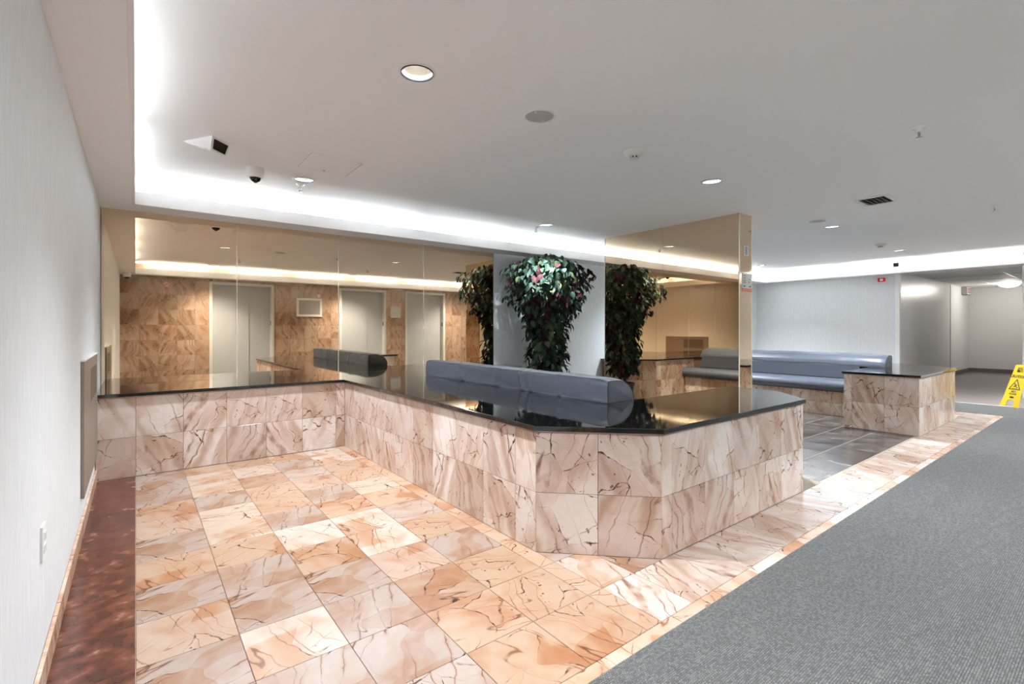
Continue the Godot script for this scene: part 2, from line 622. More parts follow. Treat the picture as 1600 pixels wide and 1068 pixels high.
# =====================================================================
# shell
# =====================================================================
func shell() -> void:
	var w: Node3D
	# left wall in wallpaper drops with fine seams between them
	w = setting("wall_left")
	put("backing", boxm(Vector3(XL - 0.15, 0, ZB - 0.2), Vector3(XL - 0.006, HC + 0.1, ZF + 0.3)), M.grey, w)
	var zs := [ZB, -4.55, -3.35, -2.24, -1.1, 0.05, ZF + 0.1]
	for i in zs.size() - 1:
		var m := MB.new()
		m.span(Vector3(XL - 0.02, 0, zs[i] + 0.0006), Vector3(XL, HC, zs[i + 1] - 0.0006), 0.0008)
		m.planar_uv(0)
		put("wallpaper_drop", m.mesh(), M.wallpaper, w)
	w = setting("wall_back")
	put("backing", boxm(Vector3(XL - 0.15, 0, ZB - 0.2), Vector3(XR + 0.2, HC + 0.1, ZB - 0.02)), M.grey, w)
	var xs := [XL, 3.93, 5.2, 6.4, 7.6, 8.8, 10.0, XR]
	for i in xs.size() - 1:
		var m := MB.new()
		m.span(Vector3(xs[i] + 0.0006, 0, ZB - 0.03), Vector3(xs[i + 1] - 0.0006, HC, ZB - 0.008), 0.0008)
		m.planar_uv(2)
		put("wallpaper_drop", m.mesh(), M.wallpaper_blue, w)
	w = setting("wall_right")
	var m2 := MB.new()
	m2.span(Vector3(XR, 0, ZB - 0.1), Vector3(XR + 0.18, HC + 0.1, -2.80), 0.004)
	m2.span(Vector3(XR, 0, -1.17), Vector3(XR + 0.18, HC + 0.1, ZF + 0.3), 0.004)
	m2.span(Vector3(XR, HS + 0.06, -2.9), Vector3(XR + 0.18, HC + 0.1, -1.0))
	m2.planar_uv(0)
	put("wallpaper", m2.mesh(), M.wallpaper, w)
	put("corner_bead", boxm(Vector3(XR - 0.004, 0, -2.86), Vector3(XR + 0.05, HS, -2.796), 0.003), M.lip, w)
	put("corner_bead", boxm(Vector3(XR - 0.004, 0, -1.174), Vector3(XR + 0.05, HS, -1.11), 0.003), M.lip, w)
	# ceiling with soffits and cove lips round the room
	var c := setting("ceiling")
	# plaster panel with a recess for the hatch and a round opening for each downlight, and the slab over it
	put("slab", boxm(Vector3(XL - 0.2, HC + 0.14, ZB - 0.2), Vector3(XR + 0.2, HC + 0.26, ZF + 0.3)), M.paint, c)
	var plaster := CSGBox3D.new()
	plaster.name = "ceiling_panel"
	plaster.size = Vector3(XR - XL + 0.4, 0.02, ZF - ZB + 0.5)
	plaster.material = M.paint
	c.add_child(plaster, true)
	plaster.position = Vector3((XL + XR) * 0.5, HC + 0.01, (ZB + ZF) * 0.5 + 0.05)
	var recess := CSGBox3D.new()
	recess.name = "hatch_recess"
	recess.size = Vector3(0.388, 0.014, 0.388)
	recess.operation = CSGShape3D.OPERATION_SUBTRACTION
	recess.material = M.paint
	plaster.add_child(recess, true)
	recess.position = Vector3(1.195, HC, -3.86) - plaster.position
	for q in DOWN:
		var hole := CSGCylinder3D.new()
		hole.name = "opening"
		hole.radius = 0.0805
		hole.height = 0.06
		hole.sides = 40
		hole.operation = CSGShape3D.OPERATION_SUBTRACTION
		hole.material = M.paint
		plaster.add_child(hole, true)
		hole.position = Vector3(q[0], HC, q[1]) - plaster.position
	var lx := -0.004
	var lz := -5.17
	var rx := 11.25
	var fz := 0.69
	put("soffit", boxm(Vector3(XL, HS, ZB), Vector3(lx - 0.01, HS + 0.03, ZF)), M.paint, c)
	put("soffit", boxm(Vector3(lx - 0.015, HS, ZB), Vector3(rx + 0.015, HS + 0.03, lz - 0.01)), M.paint, c)
	put("soffit", boxm(Vector3(rx + 0.01, HS, ZB), Vector3(XR, HS + 0.03, ZF)), M.paint, c)
	put("soffit", boxm(Vector3(lx - 0.015, HS, fz + 0.01), Vector3(rx + 0.015, HS + 0.03, ZF)), M.paint, c)
	put("cove_lip", boxm(Vector3(lx - 0.02, HS - 0.0015, lz - 0.02), Vector3(lx, HL, fz + 0.02), 0.002), M.lip, c)
	put("cove_lip", boxm(Vector3(lx - 0.02, HS - 0.0015, lz - 0.02), Vector3(rx + 0.02, HL, lz), 0.002), M.lip, c)
	put("cove_lip", boxm(Vector3(rx, HS - 0.0015, lz - 0.02), Vector3(rx + 0.02, HL, fz + 0.02), 0.002), M.lip, c)
	put("cove_lip", boxm(Vector3(lx - 0.02, HS - 0.0015, fz), Vector3(rx + 0.02, HL, fz + 0.02), 0.002), M.lip, c)
	# marble skirting on the left wall
	var bb := setting("baseboard_left")
	put("adhesive", boxm(Vector3(XL, 0.0, -4.735), Vector3(XL + 0.004, 0.084, ZF - 0.02)), M.core, bb)
	var cz := cuts(-4.735, ZF - 0.02, -1.44, 2.0 * T)
	for i in cz.size() - 1:
		tile(bb, "marble_tile", Vector3(XL + 0.014, 0.045, (cz[i] + cz[i + 1]) * 0.5), Basis(Vector3(0, 0, -1), Vector3.UP, Vector3(1, 0, 0)), cz[i + 1] - cz[i], 0.09, "counter_marble", [Color(0.86, 0.7, 0.58), Color(0.8, 0.62, 0.5)])

func floors() -> void:
	var f := setting("floor")
	put("subfloor", boxm(Vector3(XL - 0.2, -0.2, ZB - 0.2), Vector3(17.9, -0.012, ZF + 0.3)), M.grey, f)
	put("grout_bed", boxm(Vector3(0.0, -0.013, ZB), Vector3(8.95, -0.003, -1.08)), M.grout, f)
	put("grout_bed", boxm(Vector3(XL, -0.013, ZB), Vector3(0.0, -0.0015, -1.08)), M.grout_light, f)
	put("grout_bed", boxm(Vector3(2.9, -0.013, ZB + 0.02), Vector3(7.3, -0.0015, -1.445)), M.grout_light, f)
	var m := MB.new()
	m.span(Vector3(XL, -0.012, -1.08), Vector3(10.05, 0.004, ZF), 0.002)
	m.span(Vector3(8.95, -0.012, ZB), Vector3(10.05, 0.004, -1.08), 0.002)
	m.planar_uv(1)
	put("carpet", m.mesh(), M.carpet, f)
	put("threshold", boxm(Vector3(10.05, -0.01, ZB), Vector3(10.11, 0.006, ZF), 0.002), M.threshold, f)
	put("vinyl_sheet", boxm(Vector3(10.11, -0.012, ZB), Vector3(17.7, 0.002, ZF)), M.vinyl_floor, f)
	var up := Basis(Vector3(1, 0, 0), Vector3(0, 0, -1), Vector3(0, 1, 0))
	# dark red strip by the wall
	var z := cuts(-4.735, -1.08, -1.44)
	for i in z.size() - 1:
		tile(f, "red_marble_tile", Vector3(XL * 0.5, 0, (z[i] + z[i + 1]) * 0.5), up, -XL, z[i + 1] - z[i], "rosso", TINT_ONE, true, 16)
	# marble field left of the counter
	z = cuts(-4.735, -1.135, -1.44)
	var x := cuts(0.0, 1.525, 0.0)
	x.append(1.615)
	for i in z.size() - 1:
		for j in x.size() - 1:
			var narrow: bool = x[j + 1] - x[j] < 0.2
			var pal: Array = [Color(0.52, 0.38, 0.28), Color(0.49, 0.36, 0.27)] if narrow else TINT_FLOOR
			tile(f, "marble_tile", Vector3((x[j] + x[j + 1]) * 0.5, 0, (z[i] + z[i + 1]) * 0.5), up, x[j + 1] - x[j], z[i + 1] - z[i], "floor_marble", pal, true, 26)
	# tiles cut round the counter's corner, the row in front of the counters and the strip by the carpet
	for q in [[1.615, 1.83, -2.05, -1.745], [1.615, 1.83, -1.745, -1.44], [1.83, 2.135, -1.745, -1.44]]:
		tile(f, "marble_tile", Vector3((q[0] + q[1]) * 0.5, 0, (q[2] + q[3]) * 0.5), up, q[1] - q[0], q[3] - q[2], "floor_marble", TINT_FLOOR, true, 26)
	x = cuts(1.615, 8.95, 0.0)
	for j in x.size() - 1:
		tile(f, "marble_tile", Vector3((x[j] + x[j + 1]) * 0.5, 0, -1.2875), up, x[j + 1] - x[j], 0.305, "counter_marble", TINT_BORDER, false, 26)
	x = cuts(0.0, 8.95, 0.15)
	for j in x.size() - 1:
		tile(f, "marble_tile", Vector3((x[j] + x[j + 1]) * 0.5, 0, -1.1075), up, x[j + 1] - x[j], 0.055, "floor_marble", [Color(0.60, 0.47, 0.38), Color(0.70, 0.65, 0.61), Color(0.56, 0.43, 0.34)], true, 16)
	for k in 3:
		for j in 2:
			tile(f, "marble_tile", Vector3(8.3 + 0.1625 + j * 0.325, 0, -1.5925 - k * T), up, 0.325, T, "floor_marble", TINT_BORDER, false, 26)
	# slate in the seating bay between the counters
	x = cuts(2.99, 7.24, 4.03, 0.335)
	z = cuts(ZB, -1.44, -1.455, 0.335)
	for i in z.size() - 1:
		for j in x.size() - 1:
			var cx: float = (x[j] + x[j + 1]) * 0.5
			var cz2: float = (z[i] + z[i + 1]) * 0.5
			if (cx < 3.9 or cx > 6.55) and (cz2 > -2.0 or cz2 < -4.9):
				continue
			tile(f, "slate_tile", Vector3(cx, 0, cz2), up, x[j + 1] - x[j] - 0.004, z[i + 1] - z[i] - 0.004, "slate", TINT_ONE, true, 20)
	put("edge_trim", boxm(Vector3(4.0, -0.006, -1.447), Vector3(6.55, 0.001, -1.437)), M.mirror_edge, f)

# =====================================================================
# elevator wall, seen in the mirrors
# =====================================================================
func elevator_wall() -> void:
	var doors := [[1.216, 2.454], [3.908, 5.104], [5.639, 6.839]]
	var w := setting("wall_front")
	var edges := [XL - 0.1]
	for d in doors:
		edges.append(d[0]); edges.append(d[1])
	edges.append(XR + 0.1)
	var top := 2.13
	var m := MB.new()
	for i in range(0, edges.size(), 2):
		m.span(Vector3(edges[i], 0, ZF + 0.009), Vector3(edges[i + 1], HC + 0.1, ZF + 0.25))
	for d in doors:
		m.span(Vector3(d[0], top, ZF + 0.009), Vector3(d[1], HC + 0.1, ZF + 0.25))
	m.span(Vector3(XL - 0.1, 0, ZF + 0.25), Vector3(XR + 0.1, HC + 0.1, ZF + 0.35))
	put("backing", m.mesh(), M.grout, w)
	var ys := [0.0]
	for k in 7:
		ys.append(minf((k + 1) * T, HS))
	ys[7] = 2.135
	ys.append(HS)
	for i in range(0, edges.size(), 2):
		var a: float = edges[i] if i > 0 else XL
		var b: float = minf(edges[i + 1], XR)
		face_tiles(w, Vector2(b, ZF), Vector2(a, ZF), 0.0, ys, seams_of(b, a, 0.05), "wall_marble", TINT_WALL)
	for d in doors:
		face_tiles(w, Vector2(d[1], ZF), Vector2(d[0], ZF), 0.0, [2.13, HS], seams_of(d[1], d[0], 0.05), "wall_marble", TINT_WALL)
	var k := 0
	for d in doors:
		k += 1
		var o := setting("door_%d" % k)
		var fr := MB.new()
		fr.span(Vector3(d[0], 0, ZF - 0.015), Vector3(d[0] + 0.055, top, ZF + 0.13), 0.003)
		fr.span(Vector3(d[1] - 0.055, 0, ZF - 0.015), Vector3(d[1], top, ZF + 0.13), 0.003)
		fr.span(Vector3(d[0] + 0.055, top - 0.055, ZF - 0.015), Vector3(d[1] - 0.055, top, ZF + 0.13), 0.003)
		put("door_frame", fr.mesh(), M.door_frame, o)
		var mid: float = d[0] + 0.055 + (d[1] - d[0] - 0.11) * 0.62
		put("door_leaf", boxm(Vector3(d[0] + 0.05, 0.005, ZF + 0.10), Vector3(mid, top - 0.05, ZF + 0.125), 0.002), M.door, o)
		put("door_leaf", boxm(Vector3(mid - 0.01, 0.005, ZF + 0.128), Vector3(d[1] - 0.05, top - 0.05, ZF + 0.15), 0.002), M.door, o)
		put("sill", boxm(Vector3(d[0] + 0.05, -0.01, ZF), Vector3(d[1] - 0.05, 0.006, ZF + 0.16), 0.001), M.chrome, o)
		# key switch on the jamb
		put("key_switch", boxm(Vector3(d[1] - 0.062, 1.22, ZF + 0.03), Vector3(d[1] - 0.054, 1.32, ZF + 0.075), 0.002), M.dark, o)
	# framed notice board between the first two doors
	var nb := thing("notice_board", "white framed notice board with a frosted pane on the marble wall between elevator doors", "notice board", Vector3(3.21, 1.64, ZF))
	put("backing", boxm(Vector3(-0.26, -0.19, -0.012), Vector3(0.26, 0.19, 0.0)), M.grey, nb)
	var fr2 := MB.new()
	fr2.span(Vector3(-0.285, -0.215, -0.03), Vector3(0.285, -0.165, 0.0), 0.003)
	fr2.span(Vector3(-0.285, 0.165, -0.03), Vector3(0.285, 0.215, 0.0), 0.003)
	fr2.span(Vector3(-0.285, -0.165, -0.03), Vector3(-0.235, 0.165, 0.0), 0.003)
	fr2.span(Vector3(0.235, -0.165, -0.03), Vector3(0.285, 0.165, 0.0), 0.003)
	put("frame", fr2.mesh(), M.white, nb)
	put("pane", boxm(Vector3(-0.24, -0.17, -0.018), Vector3(0.24, 0.17, -0.014)), flat(Color(0.66, 0.64, 0.62), 0.2), nb)
	var tb := put("wall_box", boxm(Vector3(3.38, 1.88, ZF - 0.03), Vector3(3.45, 1.95, ZF), 0.004), M.white)
	tag(tb, "small white box just above the framed notice board", "wall box")
	var pn := thing("paper_notice", "cream paper notice with printed lines between the second and third elevator doors", "notice", Vector3(5.372, 1.575, ZF))
	put("sheet", boxm(Vector3(-0.135, -0.14, -0.003), Vector3(0.135, 0.14, 0.0)), M.paper, pn)
	var lines := MB.new()
	for i in 6:
		lines.span(Vector3(-0.115, 0.10 - i * 0.04, -0.0035), Vector3(0.115, 0.108 - i * 0.04, -0.0028))
	put("printed_lines", lines.mesh(), M.grey, pn).set_meta("kind", "stuff")
	var ns := thing("no_smoking_sign", "round no smoking sticker high on the marble elevator wall", "sign", Vector3(0.485, 2.03, ZF))
	var ring := MB.new()
	ring.lathe([Vector2(0.06, 0), Vector2(0.06, 0.002), Vector2(0.048, 0.002), Vector2(0.048, 0)], 28)
	var turn := Transform3D(Basis(Vector3(1, 0, 0), -PI / 2), Vector3(0, 0, -0.003))
	var r2 := MB.new()
	r2.join(ring, turn)
	r2.obox(Transform3D(Basis(Vector3(0, 0, 1), 0.78), Vector3(0, 0, -0.004)), Vector3(0.1, 0.009, 0.002))
	var plate := MB.new()
	plate.lathe([Vector2(0.0001, 0.003), Vector2(0.064, 0.003), Vector2(0.064, 0.0)], 28)
	var p2 := MB.new()
	p2.join(plate, Transform3D(Basis(Vector3(1, 0, 0), -PI / 2), Vector3.ZERO))
	put("plate", p2.mesh(), flat(Color(0.86, 0.76, 0.74), 0.5), ns)
	put("ring", r2.mesh(), M.red, ns)
	put("cigarette", boxm(Vector3(-0.03, -0.005, -0.0045), Vector3(0.03, 0.005, -0.003)), M.ink, ns)

# =====================================================================
# bronze mirrors
# =====================================================================
func mirrors() -> void:
	var o := thing("wall_mirror", "wide bronze tinted wall mirror in four panels above the marble ledge", "mirror", Vector3(0, 0, ZB))
	var xs := [XL + 0.003, 0.794, 1.79, 2.845, 3.92]
	for i in 4:
		put("mirror_panel", boxm(Vector3(xs[i] + 0.001, CT, -0.006), Vector3(xs[i + 1] - 0.001, HS, 0.0)), M.mirror, o)
	for i in [1, 2, 3, 4]:
		put("joint_strip", boxm(Vector3(xs[i] - 0.004, CT, -0.006), Vector3(xs[i] + 0.004, HS, 0.0008)), M.mirror_edge, o)
	var c := thing("mirrored_column", "tall rectangular column clad in bronze mirror with pale metal edges", "column", Vector3(5.3725, 0, -3.6525))
	var hx := 0.1375
	var hz := 0.9675
	put("core", boxm(Vector3(-hx + 0.01, 0, -hz + 0.01), Vector3(hx - 0.01, HC, hz - 0.01)), M.grey, c)
	for q in [[-hz, -0.018], [-0.018, hz]]:
		put("mirror_panel", boxm(Vector3(-hx, 0, q[0] + 0.001), Vector3(-hx + 0.012, HC, q[1] - 0.001)), M.mirror, c)
		put("mirror_panel", boxm(Vector3(hx - 0.012, 0, q[0] + 0.001), Vector3(hx, HC, q[1] - 0.001)), M.mirror, c)
	put("mirror_panel", boxm(Vector3(-hx, 0, hz - 0.012), Vector3(hx, HC, hz)), M.mirror, c)
	put("mirror_panel", boxm(Vector3(-hx, 0, -hz), Vector3(hx, HC, -hz + 0.012)), M.mirror, c)
	put("edge_trim", boxm(Vector3(-hx - 0.002, 0, hz - 0.009), Vector3(-hx + 0.009, HC, hz + 0.002), 0.001), M.brass, c)
	put("edge_trim", boxm(Vector3(hx - 0.008, 0, hz - 0.008), Vector3(hx + 0.003, HC, hz + 0.003), 0.001), M.brass, c)
	put("edge_trim", boxm(Vector3(-hx - 0.002, 0, -hz - 0.002), Vector3(-hx + 0.006, HC, -hz + 0.006), 0.001), M.brass, c)
	put("joint_strip", boxm(Vector3(-hx - 0.0008, 0, -0.0195), Vector3(-hx + 0.004, HC, -0.0165)), M.mirror_edge, c)
	# notices stuck on its narrow face
	var n := thing("direction_notice", "white direction notice with two black arrows and orange foot on the mirrored column", "notice", Vector3(5.397, 1.65, -2.684))
	put("sheet", boxm(Vector3(-0.105, -0.06, 0.0), Vector3(0.108, 0.105, 0.003)), M.paper, n)
	put("foot_strip", boxm(Vector3(-0.105, -0.095, 0.0), Vector3(0.108, -0.06, 0.003)), M.orange_strip, n)
	var tx := MB.new()
	for q in [[-0.085, 0.075, 0.06], [-0.07, 0.05, 0.03], [-0.085, 0.02, 0.055], [-0.09, 0.0, 0.06], [0.03, 0.035, 0.06], [0.03, 0.005, 0.035]]:
		var xx: float = q[0]
		while xx < q[0] + q[2]:
			tx.span(Vector3(xx, q[1], 0.0028), Vector3(xx + 0.006, q[1] + 0.008, 0.0036))
			xx += 0.009
	put("printed_lines", tx.mesh(), M.blue_ink, n).set_meta("kind", "stuff")
	for s in [-1.0, 1.0]:
		var ar := MB.new()
		var ax: float = 0.055 * s + 0.0
		ar.span(Vector3(ax - 0.022, -0.043, 0.0028), Vector3(ax + 0.022, -0.035, 0.004))
		ar.tri(Vector3(ax + s * 0.032, -0.039, 0.004), Vector3(ax + s * 0.012, -0.026, 0.004), Vector3(ax + s * 0.012, -0.052, 0.004), Vector3(0, 0, 1))
		put("arrow", ar.mesh(), M.ink, n)
	var n2 := thing("no_smoking_notice", "small white notice with round symbols high on the mirrored column", "notice", Vector3(5.378, 2.005, -2.684))
	put("sheet", boxm(Vector3(-0.05, -0.055, 0.0), Vector3(0.05, 0.055, 0.003)), M.paper, n2)
	for s in [[0.024, 0.02], [-0.02, 0.02]]:
		var rg := MB.new()
		rg.lathe([Vector2(0.024, 0), Vector2(0.024, 0.001), Vector2(0.018, 0.001), Vector2(0.018, 0)], 20)
		var r2 := MB.new()
		r2.join(rg, Transform3D(Basis(Vector3(1, 0, 0), PI / 2), Vector3(0, s[0], 0.003)))
		r2.obox(Transform3D(Basis(Vector3(0, 0, 1), 0.7), Vector3(0, s[0], 0.0035)), Vector3(0.034, 0.005, 0.001))
		put("symbol", r2.mesh(), M.blue_ink, n2)

# =====================================================================
# counters
# =====================================================================
func inset(poly: PackedVector2Array, d: float) -> PackedVector2Array:
	var N := poly.size()
	var area := 0.0
	for i in N:
		area += poly[i].cross(poly[(i + 1) % N])
	var sg := 1.0 if area > 0.0 else -1.0
	var out := PackedVector2Array()
	for i in N:
		var e1 := (poly[i] - poly[(i - 1 + N) % N]).normalized()
		var e2 := (poly[(i + 1) % N] - poly[i]).normalized()
		var n1 := Vector2(e1.y, -e1.x) * sg
		var n2 := Vector2(e2.y, -e2.x) * sg
		var m := (n1 + n2).normalized()
		out.append(poly[i] - m * (d / maxf(0.3, m.dot(n1))))
	return out

func counter(called: String, label: String, top_label: String, poly: PackedVector2Array, seat: Rect2, faces: Array) -> void:
	var o := thing(called, label, "counter")
	var body := MB.new()
	body.prism(inset(poly, 0.004), 0.0, CT - 0.026)
	body.span(Vector3(seat.position.x, 0, seat.position.y), Vector3(seat.end.x, 0.325, seat.end.y))
	put("core", body.mesh(), M.core, o)
	var y_rows := [0.001, T, 2 * T]
	for f in faces:
		var a: Vector2 = f[0]
		var b: Vector2 = f[1]
		var sm: Array
		if f.size() > 3:
			sm = f[3]
		elif absf(a.y - b.y) < 0.001:
			sm = seams_of(a.x, b.x, 0.0)
		elif absf(a.x - b.x) < 0.001:
			sm = seams_of(a.y, b.y, -1.44)
		else:
			sm = [(b - a).length() * 0.5]
		face_tiles(o, a, b, 0.0, y_rows if f[2] else [0.001, 0.165, 0.325], sm)
	var tr := MB.new()
	tr.prism(inset(poly, 0.002), 2 * T, CT - 0.0255)
	put("marble_trim", tr.mesh(), flat(Color(0.76, 0.66, 0.6), 0.3), o)
	var tp := MB.new()
	tp.prism(top_outline(poly), CT - 0.0255, CT, 0.003)
	var t := put("countertop", tp.mesh(), M.black_top)
	tag(t, top_label, "countertop")

# the top oversails the body by 16 mm, but not into the left wall
func top_outline(poly: PackedVector2Array) -> PackedVector2Array:
	var out := inset(poly, -0.016)
	for i in out.size():
		out[i].x = maxf(out[i].x, XL + 0.002)
	return out

func counter_near() -> void:
	var P := PackedVector2Array([Vector2(XL + 0.004, -4.74), Vector2(1.61, -4.74), Vector2(1.61, -1.88), Vector2(2.05, -1.44), Vector2(3.69, -1.44), Vector2(4.01, -1.76), Vector2(4.01, -2.13), Vector2(2.70, -2.13), Vector2(2.70, -4.80), Vector2(3.80, -4.80), Vector2(4.10, -5.10), Vector2(4.10, ZB + 0.018), Vector2(XL + 0.004, ZB + 0.018)])
	var fc := []
	for i in 6:
		fc.append([P[i], P[i + 1], true])
	fc.append([P[6], P[7], true])
	fc.append([Vector2(2.99, -2.14), Vector2(2.99, -4.79), false])
	for i in [8, 9, 10]:
		fc.append([P[i] if i > 8 else Vector2(2.70, -4.80), P[i + 1], true])
	# walls run so that the outside lies on the right: turn each face that way round
	counter("marble_counter", "long pale pink marble counter with a chamfered corner and wall ledge", "glossy black top of the long marble counter and its ledge under the mirror", P, Rect2(2.69, -4.80, 0.296, 2.67), orient(fc, P))

func counter_far() -> void:
	var P := PackedVector2Array([Vector2(6.53, -1.42), Vector2(8.16, -1.42), Vector2(8.60, -1.86), Vector2(8.60, ZB + 0.018), Vector2(6.12, ZB + 0.018), Vector2(6.12, -5.10), Vector2(6.42, -4.80), Vector2(7.52, -4.80), Vector2(7.52, -2.11), Vector2(6.53, -2.11)])
	var fc := []
	for i in 3:
		fc.append([P[i], P[i + 1], true])
	fc.append([P[5], P[6], true])
	fc.append([P[6], P[7], true])
	fc.append([P[8], P[9], true])
	fc.append([P[9], P[0], true, [0.08, 0.08 + T, 0.69 - T * 0.0]])
	fc.append([Vector2(7.23, -4.79), Vector2(7.23, -2.12), false])
	counter("bench_counter", "smaller pale marble counter with rust veins behind the mirrored column", "glossy black top of the smaller marble counter by the carpet", P, Rect2(7.234, -4.80, 0.296, 2.68), orient(fc, P))

# order each face so that its tiles look outward from the footprint
func orient(fc: Array, poly: PackedVector2Array) -> Array:
	var out := []
	for f in fc:
		var a: Vector2 = f[0]
		var b: Vector2 = f[1]
		var d := (b - a).normalized()
		var n := Vector2(-d.y, d.x)
		var inside := Geometry2D.is_point_in_polygon((a + b) * 0.5 + n * 0.05, poly)
		if not f[2]:
			inside = absf(((a + b) * 0.5 + n * 0.05).x - 5.11) > absf(a.x - 5.11)
		if inside:
			out.append([b, a] + f.slice(2))
		else:
			out.append(f)
	return out

# =====================================================================
# cushions
# =====================================================================
func bolster(parent: Node, L: float, side: float, creases: Array, mat: Material) -> void:
	# profile in (across, up); across 0 is the flat back, side = +1 puts the front towards +x
	var prof := [Vector2(0.0, 0.001), Vector2(-0.002, 0.03), Vector2(-0.004, 0.08), Vector2(-0.003, 0.13), Vector2(0.0, 0.150), Vector2(0.006, 0.157), Vector2(0.03, 0.163), Vector2(0.08, 0.166), Vector2(0.14, 0.16), Vector2(0.20, 0.143), Vector2(0.25, 0.112), Vector2(0.285, 0.07), Vector2(0.297, 0.03), Vector2(0.295, 0.001)]
	var pr: Array[Vector2] = []
	for i in prof.size() - 1:
		for k in 3:
			pr.append(prof[i].lerp(prof[i + 1], k / 3.0))
	pr.append(prof[-1])
	var wv := noise(31, 1.0, 3)
	var rows: Array = []
	var N := 130
	for i in N + 1:
		var z := -L * 0.5 + L * i / N
		var e := minf(z + L * 0.5, L * 0.5 - z)
		var sh := 1.0 - 0.10 * pow(1.0 - clampf(e / 0.07, 0.0, 1.0), 2.0)
		var row := PackedVector3Array()
		for j in pr.size():
			var p: Vector2 = pr[j]
			var w := wv.get_noise_2d(z * 2.2, j * 0.12) * 0.006
			var push := 0.0
			for cr in creases:
				var along: float = z - cr[0] - (p.y - 0.08) * cr[1]
				push += cr[2] * exp(-along * along / (cr[3] * cr[3])) * (1.0 if p.x < 0.05 else 0.35)
			var q := Vector2(0.148, 0.0) + (p - Vector2(0.148, 0.0)) * sh
			var out := (p - Vector2(0.148, 0.06)).normalized() * (w + push) * (1.0 if p.y > 0.006 else 0.0)
			q += out
			row.append(Vector3(q.x * side, q.y, z))
		rows.append(row)
	var m := MB.new()
	m.grid(rows, false, side < 0.0)
	for e in [0, N]:
		var ctr := Vector3(0.14 * side, 0.07, rows[e][0].z + (0.012 if e else -0.012))
		var hint := Vector3(0, 0, 1.0 if e else -1.0)
		for j in pr.size() - 1:
			m.tri(ctr, rows[e][j], rows[e][j + 1], hint)
		m.tri(ctr, rows[e][pr.size() - 1], rows[e][0], hint)
	put("cushion", m.mesh(), mat, parent)
	# seam lines: along the top of the back and up both ends
	var path := PackedVector3Array()
	var rad := []
	for i in range(1, N):
		path.append(rows[i][13] + Vector3(-0.001 * side, 0.001, 0))
		rad.append(0.0022)
	var s := MB.new()
	s.tube(path, rad, 5)
	for e in [0, N]:
		var pp := PackedVector3Array()
		var rr := []
		for j in range(0, pr.size(), 2):
			pp.append(rows[e][j] + Vector3(0, 0, 0.001 if e else -0.001))
			rr.append(0.0024)
		s.tube(pp, rr, 5)
	put("piping", s.mesh(), M.piping, parent)

func lower_back(parent: Node, x0: float, x1: float, y0: float, y1: float, L: float) -> void:
	var m := MB.new()
	m.span(Vector3(x0, y0, -L * 0.5), Vector3(x1, y1, L * 0.5), 0.008)
	put("lower_pad", m.mesh(), M.vinyl, parent)

func seat(parent: Node, L: float, side: float) -> void:
	# across 0 at the back, nose at 0.37
	var prof := [Vector2(0.0, 0.0), Vector2(0.0, 0.135), Vector2(0.02, 0.147), Vector2(0.12, 0.15), Vector2(0.24, 0.149), Vector2(0.31, 0.142), Vector2(0.352, 0.122), Vector2(0.372, 0.09), Vector2(0.374, 0.06), Vector2(0.362, 0.025), Vector2(0.34, 0.006), Vector2(0.30, 0.0), Vector2(0.15, 0.0)]
	var rows: Array = []
	for i in 41:
		var z := -L * 0.5 + L * i / 40.0
		var row := PackedVector3Array()
		for p in prof:
			row.append(Vector3(p.x * side, p.y, z))
		rows.append(row)
	var m := MB.new()
	m.grid(rows, true, side < 0.0)
	for e in [0, 40]:
		var hint := Vector3(0, 0, 1.0 if e else -1.0)
		for j in prof.size():
			m.tri(Vector3(0.18 * side, 0.07, rows[e][0].z), rows[e][j], rows[e][(j + 1) % prof.size()], hint)
	put("cushion", m.mesh(), M.vinyl, parent)
	var s := MB.new()
	s.tube(PackedVector3Array([Vector3(0.345 * side, 0.0, -L * 0.5 + 0.01), Vector3(0.345 * side, 0.0, L * 0.5 - 0.01)]), [0.004, 0.004], 6)
	put("piping", s.mesh(), M.piping, parent)

func cushions() -> void:
	var b1 := thing("backrest_cushion", "long creased grey blue vinyl backrest lying along the long black countertop", "cushion", Vector3(2.44, CT, -3.40))
	bolster(b1, 2.52, 1.0, [[0.36, -0.35, 0.010, 0.012], [0.42, -0.35, -0.006, 0.012], [0.47, -0.3, 0.008, 0.012], [0.80, -0.12, 0.009, 0.014], [-0.55, -0.6, 0.008, 0.025], [0.02, 0.2, 0.004, 0.05]], M.vinyl)
	lower_back(b1, 0.279, 0.296, -0.167, 0.012, 2.46)
	var s1 := thing("padded_bench", "padded grey vinyl bench seat behind the long counter, seen in the column mirror", "bench seat", Vector3(2.702, 0.325, -3.465))
	seat(s1, 2.655, 1.0)
	var b2 := thing("backrest_cushion", "dark slate vinyl backrest on the smaller counter beyond the mirrored column", "cushion", Vector3(7.78, CT, -3.31))
	bolster(b2, 2.68, -1.0, [[1.0, 0.1, 0.004, 0.04], [0.2, 0.1, 0.003, 0.05]], M.vinyl)
	lower_back(b2, -0.296, -0.279, -0.167, 0.012, 2.34)
	for ch in b2.get_children():
		if String(ch.name).begins_with("lower"):
			ch.position.z = -0.10
	var s2 := thing("padded_bench", "padded dark vinyl bench seat with rounded nose beyond the mirrored column", "bench seat", Vector3(7.518, 0.325, -3.455))
	seat(s2, 2.655, -1.0)

